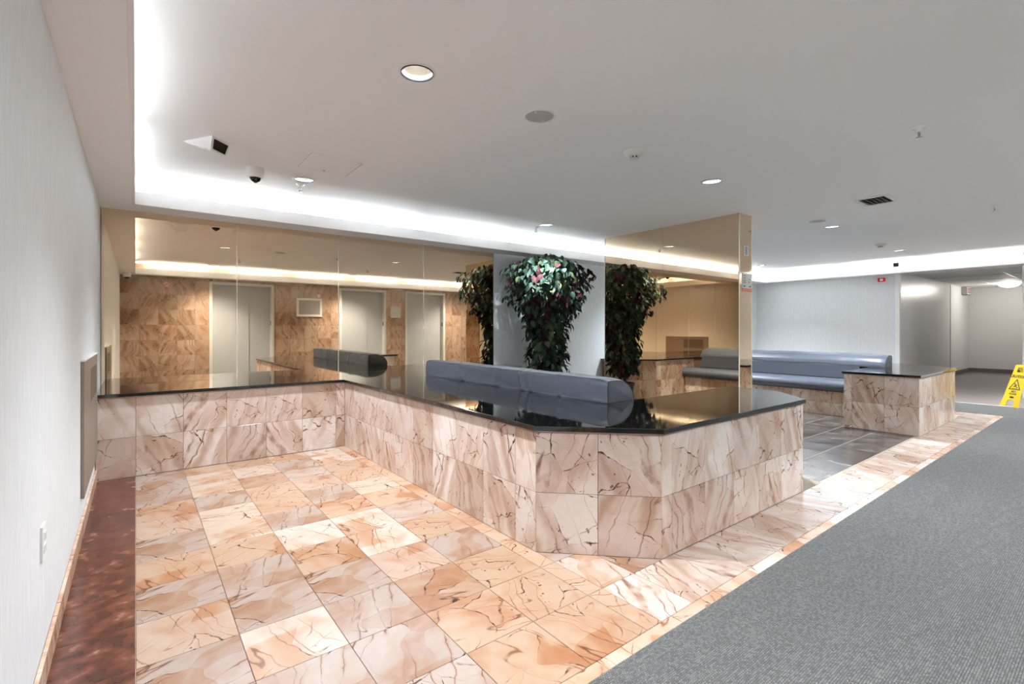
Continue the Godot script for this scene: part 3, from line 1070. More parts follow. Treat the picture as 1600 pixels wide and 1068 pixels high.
# =====================================================================
# lamps
# =====================================================================
func cove_lamps() -> void:
	var L := 1.16
	var spots := []
	for i in 8:
		spots.append([Vector3(0.72 + i * 1.38, 0, -5.34), 0.0, "back"])
		spots.append([Vector3(0.72 + i * 1.38, 0, 0.82), 0.0, "front"])
	for i in 4:
		spots.append([Vector3(-0.14, 0, -4.35 + i * 1.32), PI / 2, "left"])
		spots.append([Vector3(11.39, 0, -4.45 + i * 1.36), PI / 2, "right"])
	var words := {"back": "fluorescent tube from the left in the cove above the mirror wall", "front": "fluorescent tube from the left wall in the cove above the elevator doors", "left": "fluorescent tube from the mirror wall in the left cove", "right": "fluorescent tube from the back in the cove over the corridor opening"}
	var nth := ["first", "second", "third", "fourth", "fifth", "sixth", "seventh", "eighth"]
	var count := {}
	var hm := MB.new()
	hm.span(Vector3(-L * 0.5, 0.0, -0.03), Vector3(L * 0.5, 0.028, 0.03), 0.003)
	var house := hm.mesh()
	var tm := MB.new()
	tm.tube(PackedVector3Array([Vector3(-L * 0.49, 0.045, 0), Vector3(L * 0.49, 0.045, 0)]), [0.013, 0.013], 10)
	var tube := tm.mesh()
	var em := MB.new()
	for s in [-1.0, 1.0]:
		em.span(Vector3(s * L * 0.5 - 0.008, 0.02, -0.016), Vector3(s * L * 0.5 + 0.008, 0.062, 0.016), 0.002)
	var ends := em.mesh()
	for s in spots:
		count[s[2]] = count.get(s[2], -1) + 1
		var o := thing("cove_lamp", nth[count[s[2]]] + " " + words[s[2]], "lamp", s[0] + Vector3(0, HS + 0.03, 0), s[1], s[2] + " cove lamps")
		put("housing", house, M.white, o)
		put("tube_lamp", tube, M.tube, o)
		put("lampholder", ends, M.white, o)
		var a := AreaLight3D.new()
		a.name = "cove_light"
		a.area_size = Vector2(L * 0.96, 0.03)
		a.area_normalize_energy = true
		a.light_energy = cove_energy * (0.11 if s[2] == "left" else 1.5 if s[2] == "right" else 1.0)
		a.light_color = Color(0.965, 0.982, 1.0)
		a.shadow_enabled = true
		a.area_range = 30.0
		o.add_child(a, true)
		a.position = Vector3(0, 0.064, 0)
		a.rotation = Vector3(PI / 2, 0, 0)

const DOWN := [
	[1.107, -2.198, "large recessed downlight nearest the camera, left of the round ceiling speaker"],
	[1.134, -4.358, "recessed downlight beside the sprinkler near the dome camera"],
	[3.93, -2.26, "recessed downlight with a dark rim left of the mirrored column's top"],
	[3.973, -4.439, "recessed downlight above the leafy tree near the cove"],
	[6.86, -2.344, "recessed downlight beyond the ceiling vent, beside a second speaker"],
	[6.86, -4.5, "recessed downlight above the bench behind the mirrored column"],
	[9.784, -2.382, "recessed downlight near the far smoke detector and right cove"],
	[9.866, -4.61, "farthest recessed downlight, just right of the mirrored column"],
	[1.2, 0.25, "recessed downlight by the first elevator door, seen in the mirror"],
	[4.0, 0.25, "recessed downlight by the second elevator door, seen in the mirror"],
	[6.9, 0.2, "recessed downlight over the carpet near the third elevator door"],
	[9.8, 0.15, "recessed downlight over the carpet towards the corridor opening"],
]

func downlights() -> void:
	var trim := MB.new()
	trim.lathe([Vector2(0.094, 0.0), Vector2(0.092, -0.004), Vector2(0.084, -0.006), Vector2(0.080, -0.003), Vector2(0.079, 0.004)], 40)
	var tm := trim.mesh()
	var rim := MB.new()
	rim.lathe([Vector2(0.0815, 0.001), Vector2(0.0805, -0.007), Vector2(0.0765, -0.008), Vector2(0.0745, -0.002), Vector2(0.0745, 0.004)], 40)
	var rm := rim.mesh()
	var ref := MB.new()
	ref.lathe([Vector2(0.0745, 0.002), Vector2(0.072, 0.02), Vector2(0.068, 0.04)], 40, Vector3.ZERO, true)
	var rf := ref.mesh()
	var baf := MB.new()
	baf.lathe([Vector2(0.068, 0.04), Vector2(0.061, 0.062), Vector2(0.052, 0.085)], 40, Vector3.ZERO, true)
	var bf := baf.mesh()
	var can := MB.new()
	can.lathe([Vector2(0.079, 0.004), Vector2(0.082, 0.05), Vector2(0.08, 0.105), Vector2(0.001, 0.106)], 32)
	var cm := can.mesh()
	var lm := MB.new()
	lm.lathe([Vector2(0.052, 0.085), Vector2(0.045, 0.078), Vector2(0.025, 0.072), Vector2(0.001, 0.070)], 32)
	var bulb := lm.mesh()
	for s in DOWN:
		var o := thing("downlight", s[2], "downlight", Vector3(s[0], HC - 0.0005, s[1]), 0.0, "recessed ceiling downlights")
		put("trim_ring", tm, M.white, o)
		put("rim", rm, M.dark, o)
		put("reflector", rf, M.reflector, o)
		put("baffle", bf, M.grey, o)
		put("can", cm, M.grey, o)
		put("bulb", bulb, M.lamp, o)
		var l := SpotLight3D.new()
		l.name = "spot"
		l.light_energy = spot_energy
		l.light_color = Color(0.945, 0.972, 1.0)
		l.light_size = 0.045
		l.spot_angle = 58.0
		l.spot_angle_attenuation = 0.9
		l.spot_range = 30.0
		l.spot_attenuation = 2.0
		l.shadow_enabled = true
		o.add_child(l, true)
		l.position = Vector3(0, 0.06, 0)
		l.rotation = Vector3(-PI / 2, 0, 0)

# =====================================================================
# plant
# =====================================================================
func leaf_mesh(bend: float) -> ArrayMesh:
	var m := MB.new()
	var L := 0.115
	var W := 0.036
	var st := [0.0, 0.18, 0.42, 0.7, 1.0]
	var wd := [0.05, 0.78, 1.0, 0.70, 0.0]
	for i in 4:
		for s in [-1.0, 1.0]:
			var a := Vector3(0, -bend * st[i] * st[i], st[i] * L)
			var b := Vector3(0, -bend * st[i + 1] * st[i + 1], st[i + 1] * L)
			var a2 := a + Vector3(s * W * wd[i], 0.010 * wd[i], 0)
			var b2 := b + Vector3(s * W * wd[i + 1], 0.010 * wd[i + 1], 0)
			m.quad(a, a2, b2, b, Vector3.UP)
	return m.mesh()

func crown_radius(y: float) -> float:
	var t := [[0.35, 0.16], [0.5, 0.25], [0.7, 0.27], [0.95, 0.26], [1.15, 0.29], [1.32, 0.34], [1.45, 0.45], [1.58, 0.55], [1.75, 0.61], [1.9, 0.60], [2.0, 0.52], [2.08, 0.36], [2.15, 0.18], [2.18, 0.06]]
	for i in t.size() - 1:
		if y <= t[i + 1][0]:
			return lerpf(t[i][1], t[i + 1][1], clampf((y - t[i][0]) / (t[i + 1][0] - t[i][0]), 0, 1))
	return 0.05

func plant() -> void:
	var base := Vector3(4.45, 0, -4.95)
	var o := thing("artificial_tree", "tall artificial ficus tree with dark green and burgundy leaves before the pale wall", "tree", base)
	var pot := MB.new()
	pot.lathe([Vector2(0.001, 0.0), Vector2(0.13, 0.0), Vector2(0.14, 0.02), Vector2(0.175, 0.26), Vector2(0.185, 0.27), Vector2(0.185, 0.30), Vector2(0.165, 0.30), Vector2(0.155, 0.27), Vector2(0.001, 0.265)], 32)
	put("pot", pot.mesh(), flat(Color(0.22, 0.16, 0.12), 0.6), o)
	var r := RandomNumberGenerator.new()
	r.seed = 17
	var bark := flat(Color(0.30, 0.22, 0.16), 0.8)
	for k in 4:
		var p := PackedVector3Array()
		var rad := []
		var ph := k * TAU / 4.0
		for i in 12:
			var y := 0.25 + i * 0.14
			var t := i / 11.0
			p.append(Vector3(cos(ph + t * 3.0) * (0.05 + 0.16 * t * t), y, sin(ph + t * 3.0) * (0.05 + 0.12 * t * t)))
			rad.append(0.016 * (1.0 - 0.65 * t))
		var m := MB.new()
		m.tube(p, rad, 7)
		put("trunk", m.mesh(), bark, o)
	# thin arching twigs at the top and sides
	var tw := MB.new()
	for k in 46:
		var a := r.randf() * TAU
		var y0 := r.randf_range(0.8, 1.9)
		var R := crown_radius(y0) * r.randf_range(0.75, 1.0)
		var p := PackedVector3Array()
		var rad := []
		for i in 6:
			var t := i / 5.0
			p.append(Vector3(cos(a) * R * t, y0 + 0.16 * sin(t * 2.6), sin(a) * R * t * 0.7))
			rad.append(0.004 * (1.0 - 0.7 * t))
		tw.tube(p, rad, 5)
	put("twigs", tw.mesh(), bark, o).set_meta("kind", "stuff")
	var cols := [Color(0.125, 0.19, 0.15), Color(0.17, 0.245, 0.185), Color(0.21, 0.29, 0.26), Color(0.33, 0.365, 0.255), Color(0.21, 0.075, 0.085), Color(0.16, 0.065, 0.075)]
	var mats := []
	for cc in cols:
		var lm := flat(cc, 0.68)
		lm.metallic_specular = 0.25
		lm.backlight_enabled = true
		lm.backlight = Color(cc.r * 0.5, cc.g * 0.5, cc.b * 0.4)
		mats.append(lm)
	var shapes := [leaf_mesh(0.012), leaf_mesh(0.03), leaf_mesh(0.05)]
	var all := []
	var red := noise(77, 1.0, 2)
	var tries := 0
	while all.size() < 2500 and tries < 60000:
		tries += 1
		var y := r.randf_range(0.45, 2.15)
		var R := crown_radius(y)
		if r.randf() > R / 0.5:
			continue
		var a := r.randf() * TAU
		var q := sqrt(r.randf_range(0.3, 1.0))
		# sprays: lumps in the outline
		var lump := 1.0 + 0.20 * sin(a * 5.0 + y * 9.0) + 0.10 * sin(a * 3.0 - y * 14.0)
		var p := Vector3(cos(a) * R * q * lump, y, sin(a) * R * q * lump * 0.80)
		if base.z + p.z < ZB + 0.07 or (base.x + p.x > 5.10 and base.z + p.z > -4.72) or base.x + p.x > 5.22:
			continue
		var out := Vector3(cos(a), 0, sin(a) * 0.8).normalized()
		var dir := (out * r.randf_range(0.1, 0.9) + Vector3(r.randf_range(-0.5, 0.5), r.randf_range(-1.3, -0.2), r.randf_range(-0.5, 0.5))).normalized()
		var up := (out * 0.8 + Vector3.UP * 0.6 + Vector3(r.randf_range(-0.5, 0.5), 0, r.randf_range(-0.5, 0.5))).normalized()
		var sx := up.cross(dir).normalized()
		var uu := dir.cross(sx)
		var sc := r.randf_range(0.65, 1.02)
		var tip := p + dir * 0.105 * sc
		if base.z + tip.z < ZB + 0.03:
			continue
		var b := Basis(sx * sc, uu * sc, dir * sc)
		var rd := red.get_noise_2d(a * 1.6, y * 3.0)
		var mi: int = 4 + r.randi() % 2 if rd > 0.30 else [0, 0, 0, 1, 1, 2, 2, 3][r.randi() % 8]
		var face := out.dot(Vector3(-0.67, 0, 0.74))
		all.append([Transform3D(b, p), mi, r.randi() % 3, q * (0.5 + face) + y * 0.12])
	all.sort_custom(func(i, j): return i[3] > j[3])
	var rest := []
	for mi in 6:
		rest.append(MB.new())
	for i in all.size():
		var e: Array = all[i]
		if i < 300:
			var l := put("leaf", shapes[e[2]], mats[e[1]], o)
			l.transform = e[0]
		else:
			var src: Array = shapes[e[2]].surface_get_arrays(0)
			var mbb: MB = rest[e[1]]
			for k in src[Mesh.ARRAY_VERTEX].size():
				mbb.v.append(e[0] * src[Mesh.ARRAY_VERTEX][k])
				mbb.n.append((e[0].basis * src[Mesh.ARRAY_NORMAL][k]).normalized())
				mbb.uv.append(Vector2.ZERO)
				mbb.c.append(Color.WHITE)
	var am := ArrayMesh.new()
	for mi in 6:
		var a := []
		a.resize(Mesh.ARRAY_MAX)
		a[Mesh.ARRAY_VERTEX] = rest[mi].v
		a[Mesh.ARRAY_NORMAL] = rest[mi].n
		am.add_surface_from_arrays(Mesh.PRIMITIVE_TRIANGLES, a)
		am.surface_set_material(mi, mats[mi])
	var fo := MeshInstance3D.new()
	fo.name = "foliage"
	fo.mesh = am
	fo.set_meta("kind", "stuff")
	o.add_child(fo, true)

# =====================================================================
# things on the ceiling
# =====================================================================
func sprinkler(x: float, z: float, label: String) -> void:
	var o := thing("sprinkler", label, "sprinkler", Vector3(x, HC, z), 0.0, "ceiling sprinklers")
	var e := MB.new()
	e.lathe([Vector2(0.036, 0.0), Vector2(0.034, -0.006), Vector2(0.02, -0.012), Vector2(0.012, -0.02), Vector2(0.011, -0.03), Vector2(0.0005, -0.03)], 20, Vector3.ZERO, true)
	put("escutcheon", e.mesh(), M.white_gloss, o)
	var f := MB.new()
	for s in [-1.0, 1.0]:
		var p := PackedVector3Array()
		var rr := []
		for i in 9:
			var t := i / 8.0
			p.append(Vector3(s * 0.019 * sin(t * PI * 0.93 + 0.12), -0.026 - 0.036 * t, 0))
			rr.append(0.0032)
		f.tube(p, rr, 6)
	f.tube(PackedVector3Array([Vector3(0, -0.028, 0), Vector3(0, -0.062, 0)]), [0.003, 0.003], 6)
	put("frame", f.mesh(), M.chrome, o)
	var d := MB.new()
	d.lathe([Vector2(0.0005, -0.061), Vector2(0.017, -0.062), Vector2(0.018, -0.065), Vector2(0.0005, -0.066)], 18)
	put("deflector", d.mesh(), M.chrome, o)

func smoke(x: float, z: float, label: String) -> void:
	var o := thing("smoke_detector", label, "smoke detector", Vector3(x, HC, z), 0.0, "ceiling smoke detectors")
	var b := MB.new()
	b.lathe([Vector2(0.074, 0.0), Vector2(0.072, -0.014), Vector2(0.056, -0.018), Vector2(0.054, -0.032), Vector2(0.034, -0.036)], 32, Vector3.ZERO, true)
	put("base", b.mesh(), M.white, o)
	var h := MB.new()
	for i in 8:
		var a := TAU * i / 8.0
		h.obox(Transform3D(Basis(Vector3.UP, -a), Vector3(cos(a) * 0.031, -0.042, sin(a) * 0.031)), Vector3(0.006, 0.016, 0.012), 0.001)
	put("cage", h.mesh(), M.white, o)
	var d := MB.new()
	d.lathe([Vector2(0.026, -0.034), Vector2(0.026, -0.048)], 20)
	put("sensor", d.mesh(), M.dark, o)
	var c := MB.new()
	c.lathe([Vector2(0.034, -0.05), Vector2(0.034, -0.054), Vector2(0.0005, -0.056)], 24, Vector3.ZERO, true)
	put("cap", c.mesh(), M.white, o)

func speaker(x: float, z: float, label: String) -> void:
	var o := thing("ceiling_speaker", label, "speaker", Vector3(x, HC, z), 0.0, "round ceiling speakers")
	var r := MB.new()
	r.lathe([Vector2(0.094, 0.0), Vector2(0.092, -0.006), Vector2(0.086, -0.006), Vector2(0.085, -0.002)], 40, Vector3.ZERO, true)
	put("rim", r.mesh(), M.white, o)
	var g := MB.new()
	g.lathe([Vector2(0.086, -0.002), Vector2(0.05, -0.004), Vector2(0.0005, -0.005)], 40, Vector3.ZERO, true)
	put("grille", g.mesh(), flat(Color(0.72, 0.72, 0.72), 0.6), o)
	for s in [-1.0, 1.0]:
		var q := MB.new()
		q.lathe([Vector2(0.006, -0.003), Vector2(0.005, -0.007), Vector2(0.0005, -0.008)], 12, Vector3(s * 0.055, 0, -s * 0.03), true)
		put("screw", q.mesh(), M.white_gloss, o)

func dome_camera(at: Vector3, label: String) -> void:
	var o := thing("dome_camera", label, "camera", at, 0.0, "white dome cameras")
	var b := MB.new()
	b.lathe([Vector2(0.062, 0.0), Vector2(0.063, -0.03), Vector2(0.061, -0.033), Vector2(0.061, -0.036), Vector2(0.062, -0.04), Vector2(0.058, -0.075), Vector2(0.046, -0.082), Vector2(0.043, -0.08)], 36, Vector3.ZERO, true)
	put("housing", b.mesh(), M.white, o)
	var d := MB.new()
	var pr := []
	for i in 9:
		var t := i / 8.0 * PI * 0.5
		pr.append(Vector2(maxf(0.043 * cos(t), 0.0005), -0.078 - 0.036 * sin(t)))
	d.lathe(pr, 28, Vector3.ZERO, true)
	put("dome", d.mesh(), M.black_glass, o)
	var l := MB.new()
	l.lathe([Vector2(0.014, -0.112), Vector2(0.012, -0.118), Vector2(0.0005, -0.118)], 16, Vector3.ZERO, true)
	put("lens", l.mesh(), M.dark, o)

func ceiling_things() -> void:
	sprinkler(1.146, -4.52, "chrome sprinkler hanging beside the downlight near the dome camera")
	sprinkler(3.96, -4.62, "chrome sprinkler beside the downlight above the leafy tree")
	sprinkler(3.92, -0.853, "large white sprinkler at the upper right of the ceiling")
	sprinkler(6.978, -0.91, "sprinkler farthest right on the ceiling, beyond the vent")
	sprinkler(1.5, -0.9, "sprinkler reflected in the mirror above the first elevator door")
	smoke(2.837, -2.226, "round white smoke detector in the middle of the ceiling")
	smoke(8.829, -2.374, "small far smoke detector before the right cove")
	speaker(1.912, -2.199, "round grey ceiling speaker right of the nearest downlight")
	speaker(6.357, -2.326, "far round ceiling speaker beside a downlight past the vent")
	dome_camera(Vector3(0.749, HC, -4.282), "white dome camera on the ceiling left of the access hatch")
	dome_camera(Vector3(-0.13, HS, 0.55), "white dome camera under the soffit in the elevator corner, seen in the mirror")
	# wedge shaped camera housing
	var w := thing("wedge_camera", "white wedge shaped camera housing with a dark square window on the ceiling", "camera", Vector3(0.268, HC, -3.99), -PI / 4)
	var b := MB.new()
	var A := Vector3(0, 0, 0)
	var p := [Vector3(0.0, 0, -0.02), Vector3(0.0, 0, 0.02), Vector3(0.27, 0, -0.085), Vector3(0.27, 0, 0.085), Vector3(0.245, -0.088, -0.07), Vector3(0.245, -0.088, 0.07)]
	b.quad(p[0], p[1], p[5], p[4], Vector3(-0.4, -1, 0))
	b.tri(p[0], p[2], p[4], Vector3(0, -0.3, -1))
	b.tri(p[1], p[3], p[5], Vector3(0, -0.3, 1))
	b.quad(p[2], p[3], p[5], p[4], Vector3(1, -0.3, 0))
	b.quad(p[0], p[1], p[3], p[2], Vector3.UP)
	put("housing", b.mesh(), M.white, w)
	var fr := MB.new()
	var e := Vector3(0.008, -0.002, 0)
	fr.quad(Vector3(0.2665, -0.013, -0.066) + e * 0.3, Vector3(0.2665, -0.013, 0.066) + e * 0.3, Vector3(0.2485, -0.076, 0.056) + e * 0.3, Vector3(0.2485, -0.076, -0.056) + e * 0.3, Vector3(1, -0.3, 0))
	put("window", fr.mesh(), M.black_glass, w)
	var sc := MB.new()
	sc.lathe([Vector2(0.006, 0), Vector2(0.005, -0.003), Vector2(0.0005, -0.004)], 12, Vector3(0.2, -0.07, 0.045), true)
	put("screw", sc.mesh(), M.chrome, w)
	# access hatch
	var h := thing("access_hatch", "flush square access hatch in the ceiling behind the dome camera", "hatch", Vector3(1.195, HC, -3.86))
	put("panel", boxm(Vector3(-0.187, -0.001, -0.187), Vector3(0.187, 0.0065, 0.187), 0.001), M.paint, h)
	var f := MB.new()
	for sg in [-1.0, 1.0]:
		f.span(Vector3(-0.16, -0.003, sg * 0.158 - 0.002), Vector3(0.16, -0.0005, sg * 0.158 + 0.002))
		f.span(Vector3(sg * 0.158 - 0.002, -0.003, -0.156), Vector3(sg * 0.158 + 0.002, -0.0005, 0.156))
	put("frame", f.mesh(), M.paint, h)
	var k := MB.new()
	k.lathe([Vector2(0.008, -0.004), Vector2(0.007, -0.006), Vector2(0.0005, -0.006)], 12, Vector3(0, 0, -0.15), true)
	put("latch", k.mesh(), M.grey, h)
	# air vent
	var v := thing("ceiling_vent", "dark slotted air vent with a white frame in the ceiling", "vent", Vector3(5.80, HC, -1.60))
	put("backing", boxm(Vector3(-0.16, -0.002, -0.11), Vector3(0.16, 0.0, 0.11)), M.dark, v)
	var vf := MB.new()
	for s in [-1.0, 1.0]:
		vf.span(Vector3(-0.2, -0.007, s * 0.125 - 0.018), Vector3(0.2, 0.0, s * 0.125 + 0.018), 0.002)
		vf.span(Vector3(s * 0.178 - 0.022, -0.007, -0.107), Vector3(s * 0.178 + 0.022, 0.0, 0.107), 0.002)
	put("frame", vf.mesh(), M.white, v)
	for i in 5:
		var sm := MB.new()
		sm.obox(Transform3D(Basis(Vector3.RIGHT, 0.7), Vector3(0, -0.008, -0.08 + i * 0.04)), Vector3(0.31, 0.002, 0.02))
		put("slat", sm.mesh(), M.dark, v)

# =====================================================================
# things on the walls
# =====================================================================
func wall_things() -> void:
	# taupe metal cover of the convector on the left wall
	var o := thing("convector_cover", "taupe metal heater cover with a slotted grille on the left wall", "heater cover", Vector3(XL, 0, 0))
	put("panel", boxm(Vector3(0.0, 0.20, -4.722), Vector3(0.016, 0.955, -3.56), 0.003), M.taupe, o)
	var gr := MB.new()
	gr.span(Vector3(0.0145, 0.68, -4.60), Vector3(0.0166, 0.885, -4.07))
	put("recess", gr.mesh(), M.dark, o)
	for i in 16:
		var z := -4.585 + i * 0.0333
		put("slat", boxm(Vector3(0.0155, 0.684, z - 0.008), Vector3(0.0174, 0.881, z + 0.008)), M.taupe, o)
	put("top_edge", boxm(Vector3(0.0, 0.955, -4.722), Vector3(0.02, 0.963, -3.556), 0.001), M.white, o)
	# socket plate
	var s := thing("wall_socket", "white socket plate low on the left wall", "socket", Vector3(XL, 0.447, -2.17))
	put("plate", boxm(Vector3(0, -0.057, -0.036), Vector3(0.007, 0.057, 0.036), 0.003), M.white, s)
	for y in [-0.02, 0.02]:
		put("outlet", boxm(Vector3(0.006, y - 0.014, -0.017), Vector3(0.009, y + 0.014, 0.017), 0.002), M.white_gloss, s)
	# red alarm on the right wall
	var a := thing("fire_alarm", "small red alarm unit high on the right wall", "alarm", Vector3(XR, 2.09, -3.07))
	put("plate", boxm(Vector3(-0.012, -0.05, -0.075), Vector3(0.0, 0.05, 0.075), 0.003), M.white, a)
	put("body", boxm(Vector3(-0.05, -0.035, -0.06), Vector3(-0.01, 0.04, 0.06), 0.006), M.red, a)
	put("lens", boxm(Vector3(-0.06, -0.02, -0.02), Vector3(-0.048, 0.022, 0.03), 0.004), M.white_gloss, a)

# =====================================================================
# corridor behind the opening
# =====================================================================
func corridor() -> void:
	var x1 := 17.7
	var hc := 2.215
	var c := setting("wall_corridor")
	put("gloss_panel", boxm(Vector3(XR + 0.1, 0, -2.95), Vector3(15.6, hc + 0.1, -2.80)), M.gloss_wall, c)
	put("painted_panel", boxm(Vector3(15.6, 0, -2.95), Vector3(x1 + 0.1, hc + 0.1, -2.795)), M.corridor_wall, c)
	put("corner_strip", boxm(Vector3(15.57, 0, -2.82), Vector3(15.63, hc, -2.785), 0.003), M.lip, c)
	put("end_wall", boxm(Vector3(x1, 0, -3.0), Vector3(x1 + 0.15, hc + 0.1, -0.9)), M.corridor_wall, c)
	put("near_wall", boxm(Vector3(XR + 0.1, 0, -1.17), Vector3(x1 + 0.1, hc + 0.1, -1.0)), M.corridor_wall, c)
	var bb := setting("baseboard_corridor")
	put("side_strip", boxm(Vector3(XR + 0.18, 0, -2.795), Vector3(x1, 0.1, -2.783), 0.003), M.cove_base, bb)
	put("end_strip", boxm(Vector3(x1 - 0.012, 0, -2.79), Vector3(x1, 0.1, -1.17), 0.003), M.cove_base, bb)
	var cl := setting("ceiling_corridor")
	put("slab", boxm(Vector3(XR + 0.1, hc + 0.03, -3.0), Vector3(x1 + 0.1, hc + 0.15, -0.95)), M.grey, cl)
	var xs := [XR + 0.1]
	var x := XR + 0.75
	while x < x1:
		xs.append(x)
		x += 1.22
	xs.append(x1)
	var zs := [-2.795, -2.19, -1.58, -1.17]
	for i in xs.size() - 1:
		for j in 3:
			put("ceiling_tile", boxm(Vector3(xs[i] + 0.014, hc + 0.004, zs[j] + 0.014), Vector3(xs[i + 1] - 0.014, hc + 0.02, zs[j + 1] - 0.014), 0.003), M.paint, cl)
	for i in xs.size():
		put("grid_bar", boxm(Vector3(xs[i] - 0.014, hc, -2.795), Vector3(xs[i] + 0.014, hc + 0.03, -1.17)), M.white, cl)
	for j in 4:
		put("grid_bar", boxm(Vector3(XR + 0.1, hc - 0.0005, zs[j] - 0.014), Vector3(x1, hc + 0.03, zs[j] + 0.014)), M.white, cl)
	# dome light
	var d := thing("dome_lamp", "glowing white dome lamp on the corridor ceiling", "lamp", Vector3(16.2, hc, -1.87))
	var pr := []
	for i in 10:
		var t := i / 9.0 * PI * 0.5
		pr.append(Vector2(maxf(0.19 * cos(t), 0.0005), -0.02 - 0.085 * sin(t)))
	var m := MB.new()
	m.lathe(pr, 32, Vector3.ZERO, true)
	put("glass_bowl", m.mesh(), M.tube, d)
	var b := MB.new()
	b.lathe([Vector2(0.2, 0.0), Vector2(0.2, -0.02), Vector2(0.185, -0.024)], 32, Vector3.ZERO, true)
	put("base", b.mesh(), M.white, d)
	var l := OmniLight3D.new()
	l.name = "dome_light"
	l.light_energy = 0.36
	l.light_color = Color(1, 0.97, 0.93)
	l.light_size = 0.1
	l.omni_range = 30.0
	l.omni_attenuation = 2.0
	l.shadow_enabled = true
	d.add_child(l, true)
	l.position = Vector3(0, -0.055, 0)
	# exit sign
	var e := thing("exit_sign", "red and white exit sign on the corridor wall", "sign", Vector3(16.95, 2.12, -2.795))
	put("housing", boxm(Vector3(-0.2, -0.1, 0.0), Vector3(0.2, 0.1, 0.11), 0.004), M.grey, e)
	put("face", boxm(Vector3(-0.19, -0.09, 0.108), Vector3(0.19, 0.09, 0.114), 0.002), M.paper, e)
	word(e, "EXIT", 0.13, Transform3D(Basis(), Vector3(0, 0.0, 0.115)), M.red, "lettering")

func word(parent: Node, text: String, h: float, t: Transform3D, mat: Material, called: String) -> void:
	var tm := TextMesh.new()
	var f := SystemFont.new()
	f.font_names = PackedStringArray(["Droid Sans"])
	f.font_weight = 700
	tm.font = f
	tm.text = text
	tm.font_size = 32
	tm.pixel_size = h / 24.0
	tm.depth = 0.002
	var o := put(called, tm, mat, parent)
	o.transform = t

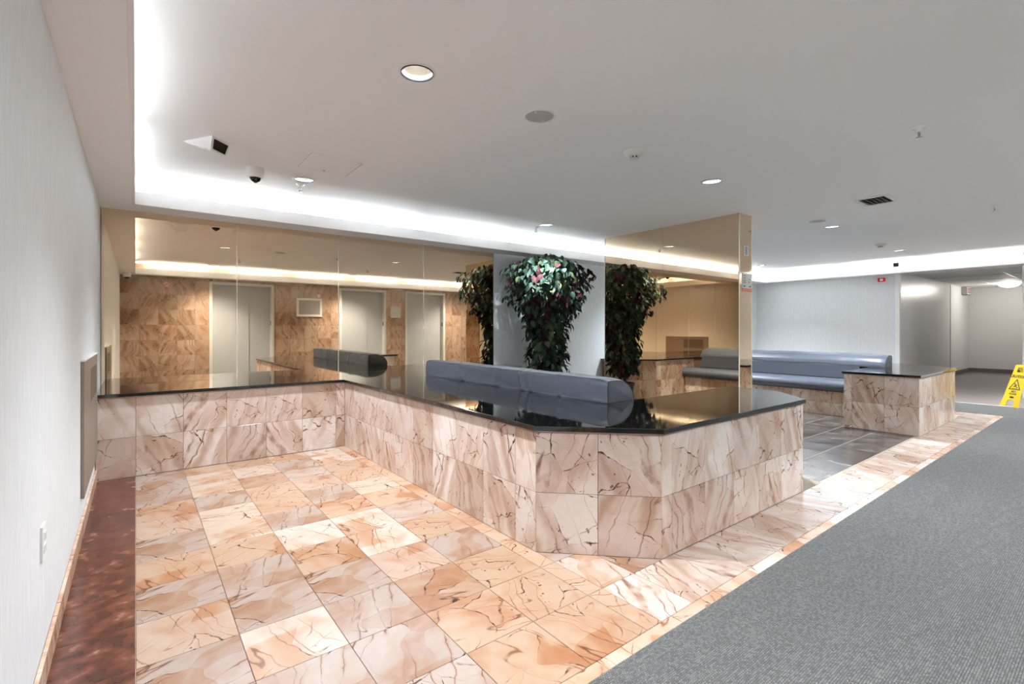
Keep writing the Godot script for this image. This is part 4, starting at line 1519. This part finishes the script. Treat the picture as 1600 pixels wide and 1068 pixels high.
# =====================================================================
# wet floor sign
# =====================================================================
func caution_sign() -> void:
	var o := thing("wet_floor_sign", "yellow folding wet floor caution sign at the edge of the carpet", "sign", Vector3(10.22, 0.004, -1.03))
	var n := Vector3(-0.72, 0, -0.69).normalized()
	var side := Vector3.UP.cross(n).normalized()
	for s in [1.0, -1.0]:
		var nn: Vector3 = n * s
		var sd: Vector3 = side * s
		var foot := nn * 0.19
		var ridge := Vector3(0, 0.60, 0) + nn * 0.015
		var up := (ridge - foot).normalized()
		var L := (ridge - foot).length()
		var fac := sd.cross(up).normalized()
		var t := Transform3D(Basis(sd, up, fac), foot)
		# panel outline with feet and a hand hole
		var pl := MB.new()
		pl.join(panel_part(-0.135, 0.135, 0.10, 0.52, -0.105, 0.105), t)
		pl.join(panel_part(-0.15, -0.065, 0.0, 0.10, -0.135, -0.05), t)
		pl.join(panel_part(0.065, 0.15, 0.0, 0.10, 0.05, 0.135), t)
		pl.join(panel_part(-0.105, -0.045, 0.52, L, -0.095, -0.045), t)
		pl.join(panel_part(0.045, 0.105, 0.52, L, 0.045, 0.095), t)
		pl.join(panel_part(-0.045, 0.045, L - 0.035, L, -0.045, 0.045), t)
		var p := put("panel", pl.mesh(), M.yellow, o)
		word(p, "CAUTION", 0.042, t * Transform3D(Basis(), Vector3(0, 0.455, 0.009)), M.red if false else M.ink, "lettering")
		var tri := MB.new()
		var c := [Vector3(-0.085, 0.26, 0.0085), Vector3(0.085, 0.26, 0.0085), Vector3(0, 0.41, 0.0085)]
		for i in 3:
			var a: Vector3 = c[i]
			var b: Vector3 = c[(i + 1) % 3]
			var d := (b - a).normalized()
			tri.obox(t * Transform3D(Basis(d, Vector3(0, 0, 1).cross(d), Vector3(0, 0, 1)), (a + b) * 0.5), Vector3((b - a).length() + 0.008, 0.011, 0.002))
		# slipping figure
		tri.obox(t * Transform3D(Basis(Vector3(0, 0, 1), 0.6), Vector3(0.0, 0.315, 0.0085)), Vector3(0.05, 0.016, 0.002))
		tri.obox(t * Transform3D(Basis(Vector3(0, 0, 1), -0.5), Vector3(0.02, 0.298, 0.0085)), Vector3(0.05, 0.01, 0.002))
		tri.obox(t * Transform3D(Basis(Vector3(0, 0, 1), 1.4), Vector3(-0.012, 0.34, 0.0085)), Vector3(0.02, 0.02, 0.002))
		tri.obox(t * Transform3D(Basis(), Vector3(0.0, 0.275, 0.0085)), Vector3(0.09, 0.006, 0.002))
		put("warning_triangle", tri.mesh(), M.ink, p)
		word(p, "WET", 0.026, t * Transform3D(Basis(), Vector3(0, 0.225, 0.009)), M.ink, "lettering")
		word(p, "FLOOR", 0.026, t * Transform3D(Basis(), Vector3(0, 0.19, 0.009)), M.ink, "lettering")
		var mk := MB.new()
		mk.obox(t * Transform3D(Basis(), Vector3(0, 0.14, 0.0085)), Vector3(0.06, 0.022, 0.002))
		put("mark", mk.mesh(), M.ink, p)
	put("hinge", boxm(Vector3(-0.09, 0.592, -0.012), Vector3(0.09, 0.606, 0.012), 0.004), M.yellow, o)
	for ch in o.get_children():
		if String(ch.name).begins_with("hinge"):
			ch.rotation.y = atan2(n.x, n.z)

# slab whose width runs from (a0, b0) at the bottom to (a1, b1) at the top
func panel_part(a0: float, b0: float, y0: float, y1: float, a1: float, b1: float) -> MB:
	var m := MB.new()
	var z := 0.008
	var p := [Vector3(a0, y0, 0), Vector3(b0, y0, 0), Vector3(b1, y1, 0), Vector3(a1, y1, 0)]
	var q := []
	for k in p:
		q.append(k + Vector3(0, 0, z))
	m.quad(p[0], p[1], p[2], p[3], Vector3(0, 0, -1))
	m.quad(q[0], q[1], q[2], q[3], Vector3(0, 0, 1))
	m.quad(p[0], p[1], q[1], q[0], Vector3(0, -1, 0))
	m.quad(p[2], p[3], q[3], q[2], Vector3(0, 1, 0))
	m.quad(p[0], p[3], q[3], q[0], Vector3(-1, 0, 0))
	m.quad(p[1], p[2], q[2], q[1], Vector3(1, 0, 0))
	return m
